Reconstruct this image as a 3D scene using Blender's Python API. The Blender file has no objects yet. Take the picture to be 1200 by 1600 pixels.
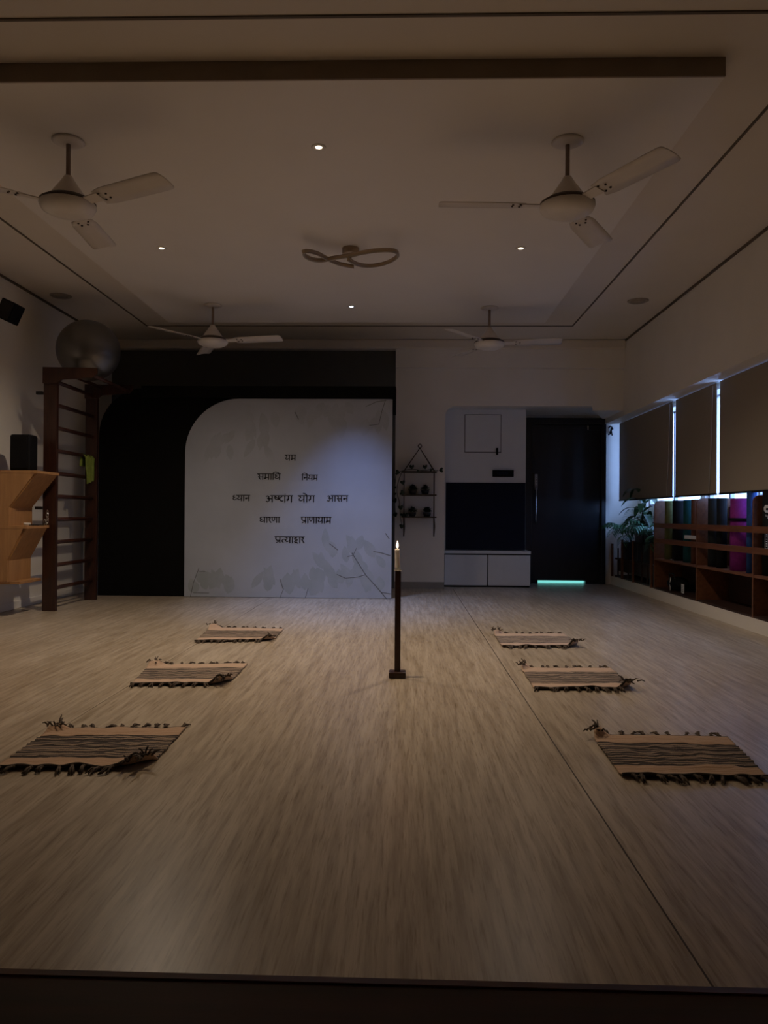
import bpy, bmesh, math, random
from mathutils import Vector, Matrix, noise
R = math.radians
PI = math.pi
scene = bpy.context.scene
random.seed(7)

# ------------------------------------------------------------------ camera
CH = 0.92
FPX = 1200.0
yaw = math.atan(32 / 1200); roll = 0.007; pit = 4.2 / 1200
cF = Vector((-math.sin(yaw) * math.cos(pit), math.cos(yaw) * math.cos(pit), math.sin(pit)))
cR0 = Vector((math.cos(yaw), math.sin(yaw), 0))
cU0 = cR0.cross(cF)
cR = cR0 * math.cos(roll) + cU0 * math.sin(roll)
cU = cU0 * math.cos(roll) - cR0 * math.sin(roll)
cam_d = bpy.data.cameras.new('camera'); cam = bpy.data.objects.new('camera', cam_d)
scene.collection.objects.link(cam)
M4 = Matrix.Identity(4)
for i in range(3):
    M4[i][0] = cR[i]; M4[i][1] = cU[i]; M4[i][2] = -cF[i]
M4[0][3], M4[1][3], M4[2][3] = 0, 0, CH
cam.matrix_world = M4
cam_d.sensor_fit = 'VERTICAL'; cam_d.sensor_height = 32.0; cam_d.lens = 24.0
cam_d.clip_start = 0.02
scene.camera = cam

# ------------------------------------------------------------------ world, light, exposure
scene.view_settings.view_transform = 'Standard'
scene.view_settings.look = 'None'
scene.view_settings.gamma = 1
scene.view_settings.exposure = 0.0
try: scene.view_settings.use_curve_mapping = False
except Exception: pass
w = bpy.data.worlds.new('sky'); scene.world = w; w.use_nodes = True
WORLD_COL = (0.26, 0.46, 1.0, 1); WORLD_STR = 8.5
w.node_tree.nodes['Background'].inputs[0].default_value = WORLD_COL
w.node_tree.nodes['Background'].inputs[1].default_value = WORLD_STR
scene.cycles.use_denoising = True
scene.cycles.max_bounces = 10
scene.cycles.diffuse_bounces = 6
scene.cycles.transparent_max_bounces = 8
scene.cycles.sample_clamp_indirect = 4

def light(name, kind, loc, power, col, **kw):
    d = bpy.data.lights.new(name, kind); d.energy = power; d.color = col
    o = bpy.data.objects.new(name, d); scene.collection.objects.link(o); o.location = loc
    for k, v in kw.items(): setattr(d, k, v)
    return o
# daylight enters through the window openings of the right wall (portal for the sky)
po = light('window_daylight', 'AREA', (3.30, 7.1, 1.72), 1, (1, 1, 1), shape='RECTANGLE', size=1.3, size_y=6.6)
po.rotation_euler = (0, R(90), 0)
po.data.cycles.is_portal = True
# the four recessed lamps that are switched on: position, power, colour
ZP = 3.0
SPOTS = [(-0.50, 4.33, 118.0, (1.0, 0.75, 0.49), 104), (-1.92, 5.97, 140.0, (1.0, 0.81, 0.62), 148),
         (0.89, 5.99, 124.0, (1.0, 0.83, 0.68), 128), (-0.545, 7.66, 195.0, (0.33, 0.48, 1.0), 70)]
# the teal glow standing in for corridor light and the lamps are built with their objects

# ------------------------------------------------------------------ projection helpers (pixel ray -> real point)
def ray(x, y): return cF + cR * ((x - 600) / FPX) - cU * ((y - 800) / FPX)
def atz(x, y, z=0.0):
    d = ray(x, y); return Vector((0, 0, CH)) + d * ((z - CH) / d.z)
def aty(x, y, Y):
    d = ray(x, y); return Vector((0, 0, CH)) + d * (Y / d.y)
def atx(x, y, X):
    d = ray(x, y); return Vector((0, 0, CH)) + d * (X / d.x)

# ------------------------------------------------------------------ materials
def mat(name, c, rough=0.5, metal=0.0, c2=None, scale=8.0, stretch=(1, 1, 1), bump=0.0, spec=0.5, coat=0.0, detail=4.0,
        lo=0.35, hi=0.65, emis=None, estr=0.0, trans=0.0, sheen=0.0, bscale=None, sss=0.0):
    m = bpy.data.materials.new(name); m.use_nodes = True
    nt = m.node_tree; b = nt.nodes['Principled BSDF']
    b.inputs['Base Color'].default_value = (*c, 1)
    b.inputs['Roughness'].default_value = rough
    b.inputs['Metallic'].default_value = metal
    b.inputs['Specular IOR Level'].default_value = spec
    b.inputs['Coat Weight'].default_value = coat
    if trans: b.inputs['Transmission Weight'].default_value = trans
    if sheen: b.inputs['Sheen Weight'].default_value = sheen
    if sss:
        b.inputs['Subsurface Weight'].default_value = sss
        b.inputs['Subsurface Radius'].default_value = (0.010, 0.008, 0.006)
    if emis:
        b.inputs['Emission Color'].default_value = (*emis, 1); b.inputs['Emission Strength'].default_value = estr
    tc = nt.nodes.new('ShaderNodeTexCoord'); mp = nt.nodes.new('ShaderNodeMapping')
    nt.links.new(tc.outputs['Object'], mp.inputs[0]); mp.inputs['Scale'].default_value = stretch
    no = nt.nodes.new('ShaderNodeTexNoise'); no.inputs['Scale'].default_value = scale; no.inputs['Detail'].default_value = detail
    nt.links.new(mp.outputs[0], no.inputs['Vector'])
    if c2 is None: c2 = tuple(x * 0.9 for x in c)
    cr = nt.nodes.new('ShaderNodeValToRGB')
    cr.color_ramp.elements[0].position = lo; cr.color_ramp.elements[1].position = hi
    cr.color_ramp.elements[0].color = (*c, 1); cr.color_ramp.elements[1].color = (*c2, 1)
    nt.links.new(no.outputs['Fac'], cr.inputs[0]); nt.links.new(cr.outputs[0], b.inputs['Base Color'])
    if bump:
        bn = nt.nodes.new('ShaderNodeBump'); bn.inputs['Strength'].default_value = bump; bn.inputs['Distance'].default_value = 0.01
        n2 = no
        if bscale:
            n2 = nt.nodes.new('ShaderNodeTexNoise'); n2.inputs['Scale'].default_value = bscale
            nt.links.new(mp.outputs[0], n2.inputs['Vector'])
        nt.links.new(n2.outputs['Fac'], bn.inputs['Height']); nt.links.new(bn.outputs[0], b.inputs['Normal'])
    return m

PAINT = mat('white_wall_paint', (0.80, 0.76, 0.69), 0.6, c2=(0.77, 0.73, 0.66), scale=3, bump=0.03, bscale=120)
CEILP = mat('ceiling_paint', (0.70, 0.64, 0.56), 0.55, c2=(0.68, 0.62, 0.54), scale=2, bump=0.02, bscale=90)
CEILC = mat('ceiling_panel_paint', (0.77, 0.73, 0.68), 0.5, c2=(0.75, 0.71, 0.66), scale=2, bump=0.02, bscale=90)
GROOVE = mat('ceiling_groove', (0.12, 0.09, 0.06), 0.6, c2=(0.09, 0.07, 0.05))
CHAR = mat('charcoal_grey', (0.095, 0.098, 0.092), 0.7, c2=(0.088, 0.09, 0.085), bump=0.03, bscale=120)
NICHE = mat('niche_laminate', (0.70, 0.71, 0.71), 0.45, c2=(0.68, 0.69, 0.69))
SKIRT = mat('grey_skirting', (0.30, 0.28, 0.26), 0.5)
BLACKP = mat('black_partition', (0.006, 0.006, 0.006), 0.75, c2=(0.005, 0.005, 0.005), spec=0.1)
REDWOOD = mat('dark_red_wood', (0.045, 0.013, 0.006), 0.4, c2=(0.024, 0.007, 0.004), scale=9, stretch=(6, 6, 0.6), bump=0.05)
REDWOODH = mat('dark_red_wood_across', (0.055, 0.015, 0.006), 0.4, c2=(0.028, 0.008, 0.004), scale=9, stretch=(6, 0.6, 6), bump=0.05)
LEDGE = mat('dark_table_wood', (0.055, 0.011, 0.007), 0.45, c2=(0.020, 0.006, 0.004), scale=8, stretch=(0.6, 6, 6), bump=0.03)
LEDGEE = mat('table_edge_wood', (0.13, 0.045, 0.018), 0.45, c2=(0.07, 0.024, 0.010), scale=10, stretch=(2, 6, 6))
PLY = mat('light_plywood', (0.42, 0.22, 0.085), 0.45, c2=(0.34, 0.17, 0.065), scale=5, stretch=(6, 6, 0.7), bump=0.03)
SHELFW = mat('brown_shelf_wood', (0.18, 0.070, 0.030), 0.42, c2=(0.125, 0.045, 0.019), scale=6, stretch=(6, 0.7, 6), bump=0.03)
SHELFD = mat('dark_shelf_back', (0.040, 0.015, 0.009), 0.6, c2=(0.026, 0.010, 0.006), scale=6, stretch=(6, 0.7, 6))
WHITEG = mat('white_gloss', (0.70, 0.66, 0.60), 0.3, c2=(0.68, 0.64, 0.58))
FANB = mat('fan_enamel', (0.66, 0.61, 0.56), 0.32, c2=(0.63, 0.58, 0.53))
FANP = mat('fan_cap', (0.74, 0.70, 0.66), 0.3)
FAND = mat('fan_dark_ring', (0.06, 0.04, 0.03), 0.4)
FANR = mat('fan_rod', (0.28, 0.20, 0.16), 0.4)
BRONZE = mat('satin_bronze', (0.42, 0.32, 0.23), 0.4, metal=0.35, c2=(0.38, 0.29, 0.20))
DIFF = mat('unlit_diffuser', (0.36, 0.31, 0.25), 0.5)
BLK = mat('black_plastic', (0.006, 0.006, 0.007), 0.6, c2=(0.005, 0.005, 0.006), spec=0.12, bump=0.1, bscale=400)
BLKM = mat('black_metal', (0.02, 0.018, 0.017), 0.4, metal=0.4)
CHROME = mat('brushed_steel', (0.6, 0.6, 0.62), 0.22, metal=1.0, c2=(0.55, 0.55, 0.57))
SILVER = mat('silver_vinyl', (0.20, 0.195, 0.19), 0.36, metal=0.75, c2=(0.16, 0.155, 0.15), scale=2, bump=0.04, bscale=5, coat=0.3)
DOORM = mat('dark_door_laminate', (0.012, 0.013, 0.018), 0.28, c2=(0.009, 0.010, 0.014), scale=4, stretch=(8, 8, 0.6))
NAVY = mat('navy_board', (0.005, 0.008, 0.022), 0.5, c2=(0.004, 0.007, 0.018), spec=0.15)
PLATE = mat('satin_plate', (0.55, 0.55, 0.58), 0.4, metal=0.3)
CABM = mat('white_cabinet_laminate', (0.66, 0.66, 0.65), 0.4, c2=(0.64, 0.64, 0.63))
INK = mat('black_ink', (0.008, 0.008, 0.012), 0.5)
BANNER = mat('banner_watercolour', (0.43, 0.475, 0.56), 0.42, c2=(0.35, 0.385, 0.455), scale=1.6, detail=3, lo=0.3, hi=0.75)
LEAFP1 = mat('printed_leaf_grey', (0.345, 0.38, 0.44), 0.45, c2=(0.385, 0.425, 0.50), scale=5)
LEAFP2 = mat('printed_leaf_green', (0.315, 0.36, 0.395), 0.45, c2=(0.365, 0.405, 0.46), scale=5)
TWIGP = mat('printed_twig', (0.15, 0.16, 0.17), 0.5)
BLIND = mat('roller_blind_fabric', (0.30, 0.255, 0.20), 0.75, c2=(0.27, 0.23, 0.18), scale=60, stretch=(1, 1, 6), bump=0.05)
ALU = mat('window_aluminium', (0.35, 0.35, 0.38), 0.35, metal=0.7)
CORD = mat('white_cord', (0.6, 0.58, 0.55), 0.5)
ROPE = mat('jute_rope', (0.10, 0.065, 0.035), 0.9, c2=(0.06, 0.04, 0.02), scale=60, bump=0.3)
DKLEAF = mat('dark_green_leaf', (0.018, 0.035, 0.012), 0.5, c2=(0.010, 0.022, 0.008), scale=20)
LEAFG = mat('palm_green_leaf', (0.06, 0.20, 0.08), 0.35, c2=(0.04, 0.13, 0.06), scale=10)
LEAFB = mat('broad_green_leaf', (0.022, 0.055, 0.02), 0.35, c2=(0.10, 0.13, 0.03), scale=7, lo=0.5, hi=0.72)
POT = mat('dark_pot', (0.02, 0.018, 0.016), 0.5)
SOIL = mat('soil', (0.02, 0.012, 0.008), 0.9, bump=0.4)
WAX = mat('candle_wax', (0.93, 0.88, 0.86), 0.4, c2=(0.92, 0.87, 0.85), sss=0.3)
WICK = mat('wick', (0.01, 0.008, 0.008), 0.9)
TASS = mat('grey_tassel_yarn', (0.115, 0.085, 0.065), 0.95, c2=(0.06, 0.045, 0.035), scale=80, bump=0.4)
CUFF = mat('rug_edge_yarn', (0.05, 0.035, 0.026), 0.95, c2=(0.02, 0.014, 0.01), scale=60, bump=0.4)
LIME = mat('lime_cloth', (0.20, 0.26, 0.035), 0.8, c2=(0.13, 0.17, 0.02), scale=15, bump=0.2)
def matm(n, c): return mat(n, c, 0.75, spec=0.2, c2=tuple(x * 0.8 for x in c), scale=30, bump=0.15)
MATC = {'olive': matm('olive_foam', (0.13, 0.13, 0.04)), 'black': matm('black_foam', (0.006, 0.0065, 0.007)),
        'teal': matm('teal_foam', (0.008, 0.075, 0.085)), 'brown': matm('rust_foam', (0.12, 0.045, 0.022)),
        'magenta': matm('magenta_foam', (0.24, 0.022, 0.22)), 'purple': matm('purple_foam', (0.36, 0.05, 0.42)),
        'blue': matm('blue_foam', (0.02, 0.07, 0.24)), 'grey': matm('charcoal_foam', (0.016, 0.020, 0.021))}
WHITEL = mat('white_label', (0.6, 0.6, 0.6), 0.5)

def floor_material():
    m = bpy.data.materials.new('pale_wood_vinyl'); m.use_nodes = True
    nt = m.node_tree; b = nt.nodes['Principled BSDF']; N = nt.nodes.new; L = nt.links.new
    tc = N('ShaderNodeTexCoord')
    def nz(sx, sy, sc, det, rough=0.6):
        mp = N('ShaderNodeMapping'); mp.inputs['Scale'].default_value = (sx, sy, 1); L(tc.outputs['Object'], mp.inputs[0])
        n = N('ShaderNodeTexNoise'); n.inputs['Scale'].default_value = sc; n.inputs['Detail'].default_value = det
        n.inputs['Roughness'].default_value = rough
        L(mp.outputs[0], n.inputs['Vector']); return n
    a = nz(22, 1.3, 1.6, 6, 0.65); f = nz(120, 6.5, 1.0, 4, 0.6); g = nz(2.2, 0.4, 1.0, 3)
    r1 = N('ShaderNodeValToRGB'); e = r1.color_ramp.elements
    e[0].position = 0.34; e[0].color = (0.315, 0.255, 0.190, 1)
    e[1].position = 0.62; e[1].color = (0.500, 0.430, 0.345, 1)
    L(a.outputs['Fac'], r1.inputs[0])
    r2 = N('ShaderNodeValToRGB'); e = r2.color_ramp.elements
    e[0].position = 0.30; e[0].color = (0.60, 0.54, 0.46, 1)
    e[1].position = 0.48; e[1].color = (1, 1, 1, 1)
    L(f.outputs['Fac'], r2.inputs[0])
    mx = N('ShaderNodeMix'); mx.data_type = 'RGBA'; mx.blend_type = 'MULTIPLY'; mx.inputs[0].default_value = 0.85
    L(r1.outputs[0], mx.inputs[6]); L(r2.outputs[0], mx.inputs[7])
    r3 = N('ShaderNodeValToRGB'); e = r3.color_ramp.elements
    e[0].position = 0.35; e[0].color = (0.86, 0.84, 0.80, 1); e[1].position = 0.6; e[1].color = (1, 1, 1, 1)
    L(g.outputs['Fac'], r3.inputs[0])
    m2 = N('ShaderNodeMix'); m2.data_type = 'RGBA'; m2.blend_type = 'MULTIPLY'; m2.inputs[0].default_value = 1
    L(mx.outputs[2], m2.inputs[6]); L(r3.outputs[0], m2.inputs[7])
    L(m2.outputs[2], b.inputs['Base Color'])
    b.inputs['Roughness'].default_value = 0.32
    b.inputs['Specular IOR Level'].default_value = 0.35
    bn = N('ShaderNodeBump'); bn.inputs['Strength'].default_value = 0.05; bn.inputs['Distance'].default_value = 0.004
    L(f.outputs['Fac'], bn.inputs['Height']); L(bn.outputs[0], b.inputs['Normal'])
    return m
FLOOR = floor_material()
SEAM = mat('floor_seam', (0.05, 0.035, 0.025), 0.7)

def glass_material():
    m = bpy.data.materials.new('window_glass'); m.use_nodes = True
    nt = m.node_tree; nt.nodes.clear(); N = nt.nodes.new
    o = N('ShaderNodeOutputMaterial'); t = N('ShaderNodeBsdfTransparent'); g = N('ShaderNodeBsdfGlossy')
    g.inputs['Roughness'].default_value = 0.03; mx = N('ShaderNodeMixShader'); mx.inputs[0].default_value = 0.06
    nt.links.new(t.outputs[0], mx.inputs[1]); nt.links.new(g.outputs[0], mx.inputs[2]); nt.links.new(mx.outputs[0], o.inputs[0])
    return m
GLASS = glass_material()

def emit(name, c, s):
    m = bpy.data.materials.new(name); m.use_nodes = True
    nt = m.node_tree; nt.nodes.clear(); N = nt.nodes.new
    o = N('ShaderNodeOutputMaterial'); e = N('ShaderNodeEmission')
    e.inputs[0].default_value = (*c, 1); e.inputs[1].default_value = s
    nt.links.new(e.outputs[0], o.inputs[0]); return m

def rug_material(name, cream, cream2, dark, light, freq, dk):
    m = bpy.data.materials.new(name); m.use_nodes = True
    nt = m.node_tree; b = nt.nodes['Principled BSDF']; N = nt.nodes.new; L = nt.links.new
    uv = N('ShaderNodeTexCoord'); sep = N('ShaderNodeSeparateXYZ'); L(uv.outputs['UV'], sep.inputs[0])
    # woven stripes across the middle field, plain cream at both ends
    mp = N('ShaderNodeMapping'); mp.inputs['Scale'].default_value = (7, 3, 1); L(uv.outputs['UV'], mp.inputs[0])
    no = N('ShaderNodeTexNoise'); no.inputs['Scale'].default_value = 1; no.inputs['Detail'].default_value = 2; L(mp.outputs[0], no.inputs['Vector'])
    def math_(op, a, bb=None, v=None):
        n = N('ShaderNodeMath'); n.operation = op
        if isinstance(a, float): n.inputs[0].default_value = a
        else: L(a, n.inputs[0])
        if bb is not None:
            if isinstance(bb, (float, int)): n.inputs[1].default_value = bb
            else: L(bb, n.inputs[1])
        return n.outputs[0]
    wob = math_('MULTIPLY', no.outputs['Fac'], 0.045)
    v2 = math_('ADD', sep.outputs['Y'], wob)
    s = math_('SINE', math_('MULTIPLY', v2, freq * 2 * PI))
    s = math_('ADD', math_('MULTIPLY', s, 0.5), 0.5)
    mp2 = N('ShaderNodeMapping'); mp2.inputs['Scale'].default_value = (160, 240, 1); L(uv.outputs['UV'], mp2.inputs[0])
    n2 = N('ShaderNodeTexNoise'); n2.inputs['Scale'].default_value = 1; L(mp2.outputs[0], n2.inputs['Vector'])
    s = math_('ADD', s, math_('MULTIPLY', math_('SUBTRACT', n2.outputs['Fac'], 0.5), 1.1))
    cr = N('ShaderNodeValToRGB'); e = cr.color_ramp.elements
    e[0].position = dk - 0.15; e[0].color = (*dark, 1); e[1].position = dk + 0.15; e[1].color = (*light, 1)
    L(s, cr.inputs[0])
    cc = N('ShaderNodeValToRGB'); e = cc.color_ramp.elements
    e[0].position = 0.35; e[0].color = (*cream, 1); e[1].position = 0.7; e[1].color = (*cream2, 1)
    L(n2.outputs['Fac'], cc.inputs[0])
    mask = math_('MULTIPLY', math_('GREATER_THAN', v2, 0.245), math_('LESS_THAN', v2, 0.800))
    mx = N('ShaderNodeMix'); mx.data_type = 'RGBA'; L(mask, mx.inputs[0]); L(cc.outputs[0], mx.inputs[6]); L(cr.outputs[0], mx.inputs[7])
    L(mx.outputs[2], b.inputs['Base Color'])
    b.inputs['Roughness'].default_value = 0.95; b.inputs['Sheen Weight'].default_value = 0.1
    bn = N('ShaderNodeBump'); bn.inputs['Strength'].default_value = 0.5; bn.inputs['Distance'].default_value = 0.004
    L(math_('ADD', s, n2.outputs['Fac']), bn.inputs['Height']); L(bn.outputs[0], b.inputs['Normal'])
    return m
RUG_DARK = rug_material('rug_dark_weave', (0.50, 0.335, 0.225), (0.43, 0.285, 0.19), (0.030, 0.020, 0.018), (0.36, 0.27, 0.20), 30, 0.70)
RUG_MID = rug_material('rug_mid_weave', (0.55, 0.40, 0.30), (0.48, 0.34, 0.25), (0.05, 0.036, 0.03), (0.33, 0.25, 0.19), 32, 0.62)
RUG_PALE = rug_material('rug_pale_weave', (0.54, 0.40, 0.31), (0.47, 0.35, 0.27), (0.08, 0.06, 0.05), (0.36, 0.28, 0.22), 32, 0.58)

# ------------------------------------------------------------------ mesh helpers
def wloc(o):
    v = Vector((0, 0, 0))
    while o is not None: v += o.location; o = o.parent
    return v
class MB:
    def __init__(s): s.v = []; s.f = []; s.uv = {}; s.sm = []
    def add(s, vs, fs, smooth=False):
        n = len(s.v); s.v += [Vector(p) for p in vs]
        s.f += [tuple(i + n for i in f) for f in fs]; s.sm += [smooth] * len(fs); return s
    def box(s, x0, x1, y0, y1, z0, z1):
        return s.add([(x0, y0, z0), (x1, y0, z0), (x1, y1, z0), (x0, y1, z0), (x0, y0, z1), (x1, y0, z1), (x1, y1, z1), (x0, y1, z1)],
                     [(0, 3, 2, 1), (4, 5, 6, 7), (0, 1, 5, 4), (1, 2, 6, 5), (2, 3, 7, 6), (3, 0, 4, 7)])
    def hexa(s, a, b):                 # two quads of matching corners
        return s.add(list(a) + list(b), [(3, 2, 1, 0), (4, 5, 6, 7), (0, 1, 5, 4), (1, 2, 6, 5), (2, 3, 7, 6), (3, 0, 4, 7)])
    def prism(s, poly, axis, a, b):    # poly in the other two axes
        def P(u, v, t):
            return {'x': (t, u, v), 'y': (u, t, v), 'z': (u, v, t)}[axis]
        n = len(poly)
        vs = [P(u, v, a) for u, v in poly] + [P(u, v, b) for u, v in poly]
        fs = [tuple(range(n))[::-1], tuple(range(n, 2 * n))] + [(i, (i + 1) % n, n + (i + 1) % n, n + i) for i in range(n)]
        return s.add(vs, fs)
    def lathe(s, prof, c=(0, 0, 0), n=28, smooth=True, axis='z'):
        vs = []; fs = []; m = len(prof)
        for i in range(n):
            a = 2 * PI * i / n
            for r, z in prof:
                p = (r * math.cos(a), r * math.sin(a), z)
                if axis == 'y': p = (p[0], p[2], p[1])
                if axis == 'x': p = (p[2], p[0], p[1])
                vs.append((p[0] + c[0], p[1] + c[1], p[2] + c[2]))
        for i in range(n):
            j = (i + 1) % n
            for k in range(m - 1): fs.append((i * m + k, j * m + k, j * m + k + 1, i * m + k + 1))
        for k, rz in ((0, prof[0]), (m - 1, prof[-1])):
            if rz[0] > 1e-6: fs.append(tuple(i * m + k for i in range(n)))
        return s.add(vs, fs, smooth)
    def tube(s, pts, r, n=8, smooth=True, flat=None, cap=True):
        pts = [Vector(p) for p in pts]; m = len(pts); vs = []; fs = []
        rr = r if isinstance(r, (list, tuple)) else [r] * m
        up = None
        for i, p in enumerate(pts):
            t = (pts[min(i + 1, m - 1)] - pts[max(i - 1, 0)]).normalized()
            if up is None:
                up = Vector((0, 0, 1)) if abs(t.z) < 0.9 else Vector((0, 1, 0))
            sd = t.cross(up).normalized(); up = sd.cross(t).normalized()
            for k in range(n):
                a = 2 * PI * k / n + (PI / n if n == 4 else 0)
                q = sd * math.cos(a) * rr[i] + up * math.sin(a) * rr[i] * (flat or 1)
                vs.append(p + q)
        for i in range(m - 1):
            for k in range(n):
                j = (k + 1) % n
                fs.append((i * n + k, i * n + j, (i + 1) * n + j, (i + 1) * n + k))
        if cap: fs += [tuple(range(n))[::-1], tuple(range((m - 1) * n, m * n))]
        return s.add(vs, fs, smooth)
    def sphere(s, c, r, sc=(1, 1, 1), n=24, m=14):
        vs = []; fs = []
        for i in range(m + 1):
            t = PI * i / m
            for j in range(n):
                a = 2 * PI * j / n
                vs.append((c[0] + r * sc[0] * math.sin(t) * math.cos(a), c[1] + r * sc[1] * math.sin(t) * math.sin(a), c[2] + r * sc[2] * math.cos(t)))
        for i in range(m):
            for j in range(n):
                k = (j + 1) % n; fs.append((i * n + j, (i + 1) * n + j, (i + 1) * n + k, i * n + k))
        return s.add(vs, fs, True)
    def build(s, name, m, parent=None, bevel=0.0, local=False, segs=2):
        me = bpy.data.meshes.new(name)
        if parent is not None: off = Vector((0, 0, 0)) if local else wloc(parent); loc = Vector((0, 0, 0))
        else:
            xs = [p.x for p in s.v]; ys = [p.y for p in s.v]; zs = [p.z for p in s.v]
            off = Vector(((min(xs) + max(xs)) / 2, (min(ys) + max(ys)) / 2, min(zs))); loc = off
        me.from_pydata([p - off for p in s.v], [], s.f)
        me.polygons.foreach_set('use_smooth', s.sm)
        bm = bmesh.new(); bm.from_mesh(me); bmesh.ops.remove_doubles(bm, verts=bm.verts, dist=1e-6)
        bmesh.ops.recalc_face_normals(bm, faces=bm.faces)
        bm.to_mesh(me); bm.free()
        me.materials.append(m)
        o = bpy.data.objects.new(name, me); scene.collection.objects.link(o); o.location = loc
        if parent is not None: o.parent = parent
        if bevel:
            md = o.modifiers.new('bevel', 'BEVEL'); md.width = bevel; md.segments = segs; md.limit_method = 'ANGLE'
        return o
def box(*a): return MB().box(*a)
def struct(o): o['kind'] = 'structure'; return o
def tag(o, label, cat, group=None, kind=None):
    o['label'] = label; o['category'] = cat
    if group: o['group'] = group
    if kind: o['kind'] = kind
    return o
def thing(name, label, cat, loc=(0, 0, 0), group=None):
    o = bpy.data.objects.new(name, None); scene.collection.objects.link(o); o.location = loc
    o.empty_display_size = 0.05
    return tag(o, label, cat, group)
def copy_tree(o, parent=None):
    c = o.copy(); scene.collection.objects.link(c)
    if parent is not None: c.parent = parent
    for ch in list(o.children):
        copy_tree(ch, c)
    return c
def arc(cx, cy, r, a0, a1, n=10):
    return [(cx + r * math.cos(R(a0 + (a1 - a0) * i / n)), cy + r * math.sin(R(a0 + (a1 - a0) * i / n))) for i in range(n + 1)]

# ------------------------------------------------------------------ the room shell
XL, XR = -3.70, 2.70
YB, YF = 9.60, -1.6
ZC = 3.09
struct(box(XL - .2, 3.5, YF - .2, 10.9, -0.1, 0.0).build('floor', FLOOR))
fs_ = MB()
for x, hw in ((0.61, .0022), (-1.46, .001), (-3.53, .001)): fs_.box(x - hw, x + hw, YF, 9.6, 0.0002, 0.0008)
struct(fs_.build('trim_1', SEAM))
struct(box(XL - .2, 3.5, YF - .2, 10.9, ZC, ZC + 0.12).build('ceiling', CEILP))
# dropped centre panel of the ceiling
struct(box(-2.585, 1.500, 3.665, 8.30, ZP, ZC + .01).build('ceiling_panel', CEILC))
bpy.data.objects['ceiling_panel'].name = 'trim_2'
EDGE = mat('brown_panel_edge', (0.26, 0.20, 0.15), 0.6, c2=(0.24, 0.18, 0.135))
struct(box(-2.585, 1.500, 3.655, 3.666, ZP, ZC).build('trim_8', EDGE))  # front face of the dropped panel, darker brown than its underside
# thin groove profile running round the ceiling
g = MB(); a0, a1, b0, b1 = -3.005, 1.895, 3.32, 8.80
for (x0, x1, y0, y1) in ((a0, a1, b0, b0 + .016), (a0, a1, b1, b1 + .016), (a0, a0 + .016, b0, b1), (a1, a1 + .016, b0, b1 + .016)):
    g.box(x0, x1, y0, y1, ZC - .006, ZC + .002)
struct(g.build('trim_3', GROOVE))
# shadow gap between ceiling and side walls
struct(box(XR - .012, XR + .01, YF, 9.5, ZC - .022, ZC + .005).build('trim_4', GROOVE))
struct(box(XL - .01, XL + .012, YF, 9.5, ZC - .022, ZC + .005).build('trim_5', GROOVE))
# left wall, front wall behind the camera
struct(box(XL - .15, XL, YF - .2, 10.0, 0, ZC).build('wall_left', PAINT))
struct(box(XL - .15, 3.5, YF - .15, YF, 0, ZC).build('wall_front', PAINT))
struct(box(XL, XL + .012, YF, 9.6, 0, 0.075).build('baseboard_left', PAINT, bevel=.004))
# back wall: white part with the niche opening, rounded corner upper left
NX0, NTOP = 0.500, 2.285
bw = MB()
outer = [(-0.12, 0), (NX0, 0)] + [(NX0, NTOP - .13)] + [(NX0 + .13 - .13 * math.cos(R(a)), NTOP - .13 + .13 * math.sin(R(a))) for a in range(10, 100, 10)] + [(2.325, NTOP), (2.325, 2.76), (-0.12, 2.76)]
bw.prism(outer, 'y', YB, YB + .12)
struct(bw.build('wall_back', PAINT))
struct(box(-0.12, NX0, YB - .012, YB, 0, .085).build('baseboard_back', SKIRT))
# charcoal painted back wall behind the partition, same dark colour carried up the bulkhead
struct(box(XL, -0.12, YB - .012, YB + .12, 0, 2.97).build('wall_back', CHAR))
# bulkhead beam across the back with a light upper lip
struct(box(-0.12, XR, 9.50, YB + .95, 2.745, 3.0).build('trim_6', PAINT))
struct(box(XL, XR, 9.47, YB + .95, 2.97, ZC).build('trim_7', CEILP, bevel=.02, segs=3))
m = MB(); m.prism([(2.325, YB), (XR + .05, YB), (XR + .05, 10.5), (XR - .01, 10.5)], 'z', 2.235, 2.76)
struct(m.build('wall_right', PAINT))
# niche: side, back panel, header
struct(box(NX0 - .01, NX0, YB + .12, 10.5, 0, 2.6).build('wall_niche', NICHE))
struct(box(NX0, 3.4, YB + .12, 10.6, NTOP, NTOP + .06).build('ceiling_niche', NICHE))
struct(box(NX0, 1.56, 9.95, 10.1, .45, NTOP).build('wall_niche', NICHE))
struct(box(1.545, 1.56, 9.96, 10.5, 0, NTOP).build('wall_niche', NICHE))
struct(box(NX0 - .1, 3.5, 10.5, 10.62, 2.235, NTOP + .5).build('wall_niche', NICHE))
struct(box(2.72, 3.5, 10.49, 10.62, 0, 2.4).build('wall_niche', PAINT))
struct(box(NX0 - .1, 1.64, 10.5, 10.62, 0, 2.3).build('wall_niche', NICHE))
struct(box(1.2, 3.5, 10.9, 11.0, 0, 2.5).build('wall_corridor', BLACKP))
struct(box(1.2, 3.5, 10.62, 11.0, 2.4, 2.5).build('wall_corridor', BLACKP))
# right wall: upper beam, sill wall, solid part near the camera
UB = 2.165
struct(box(XR, 3.5, 5.0, 10.5, UB, ZC).build('wall_right', PAINT))
struct(box(XR, 3.5, YF - .15, 5.0, 0, ZC).build('wall_right', PAINT))
struct(box(3.15, 3.3, 3.2, 10.5, 0, 1.04).build('wall_right', PAINT))
struct(box(3.15, 3.3, 10.1, 10.5, 1.0, UB + .1).build('wall_right', PAINT))
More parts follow.
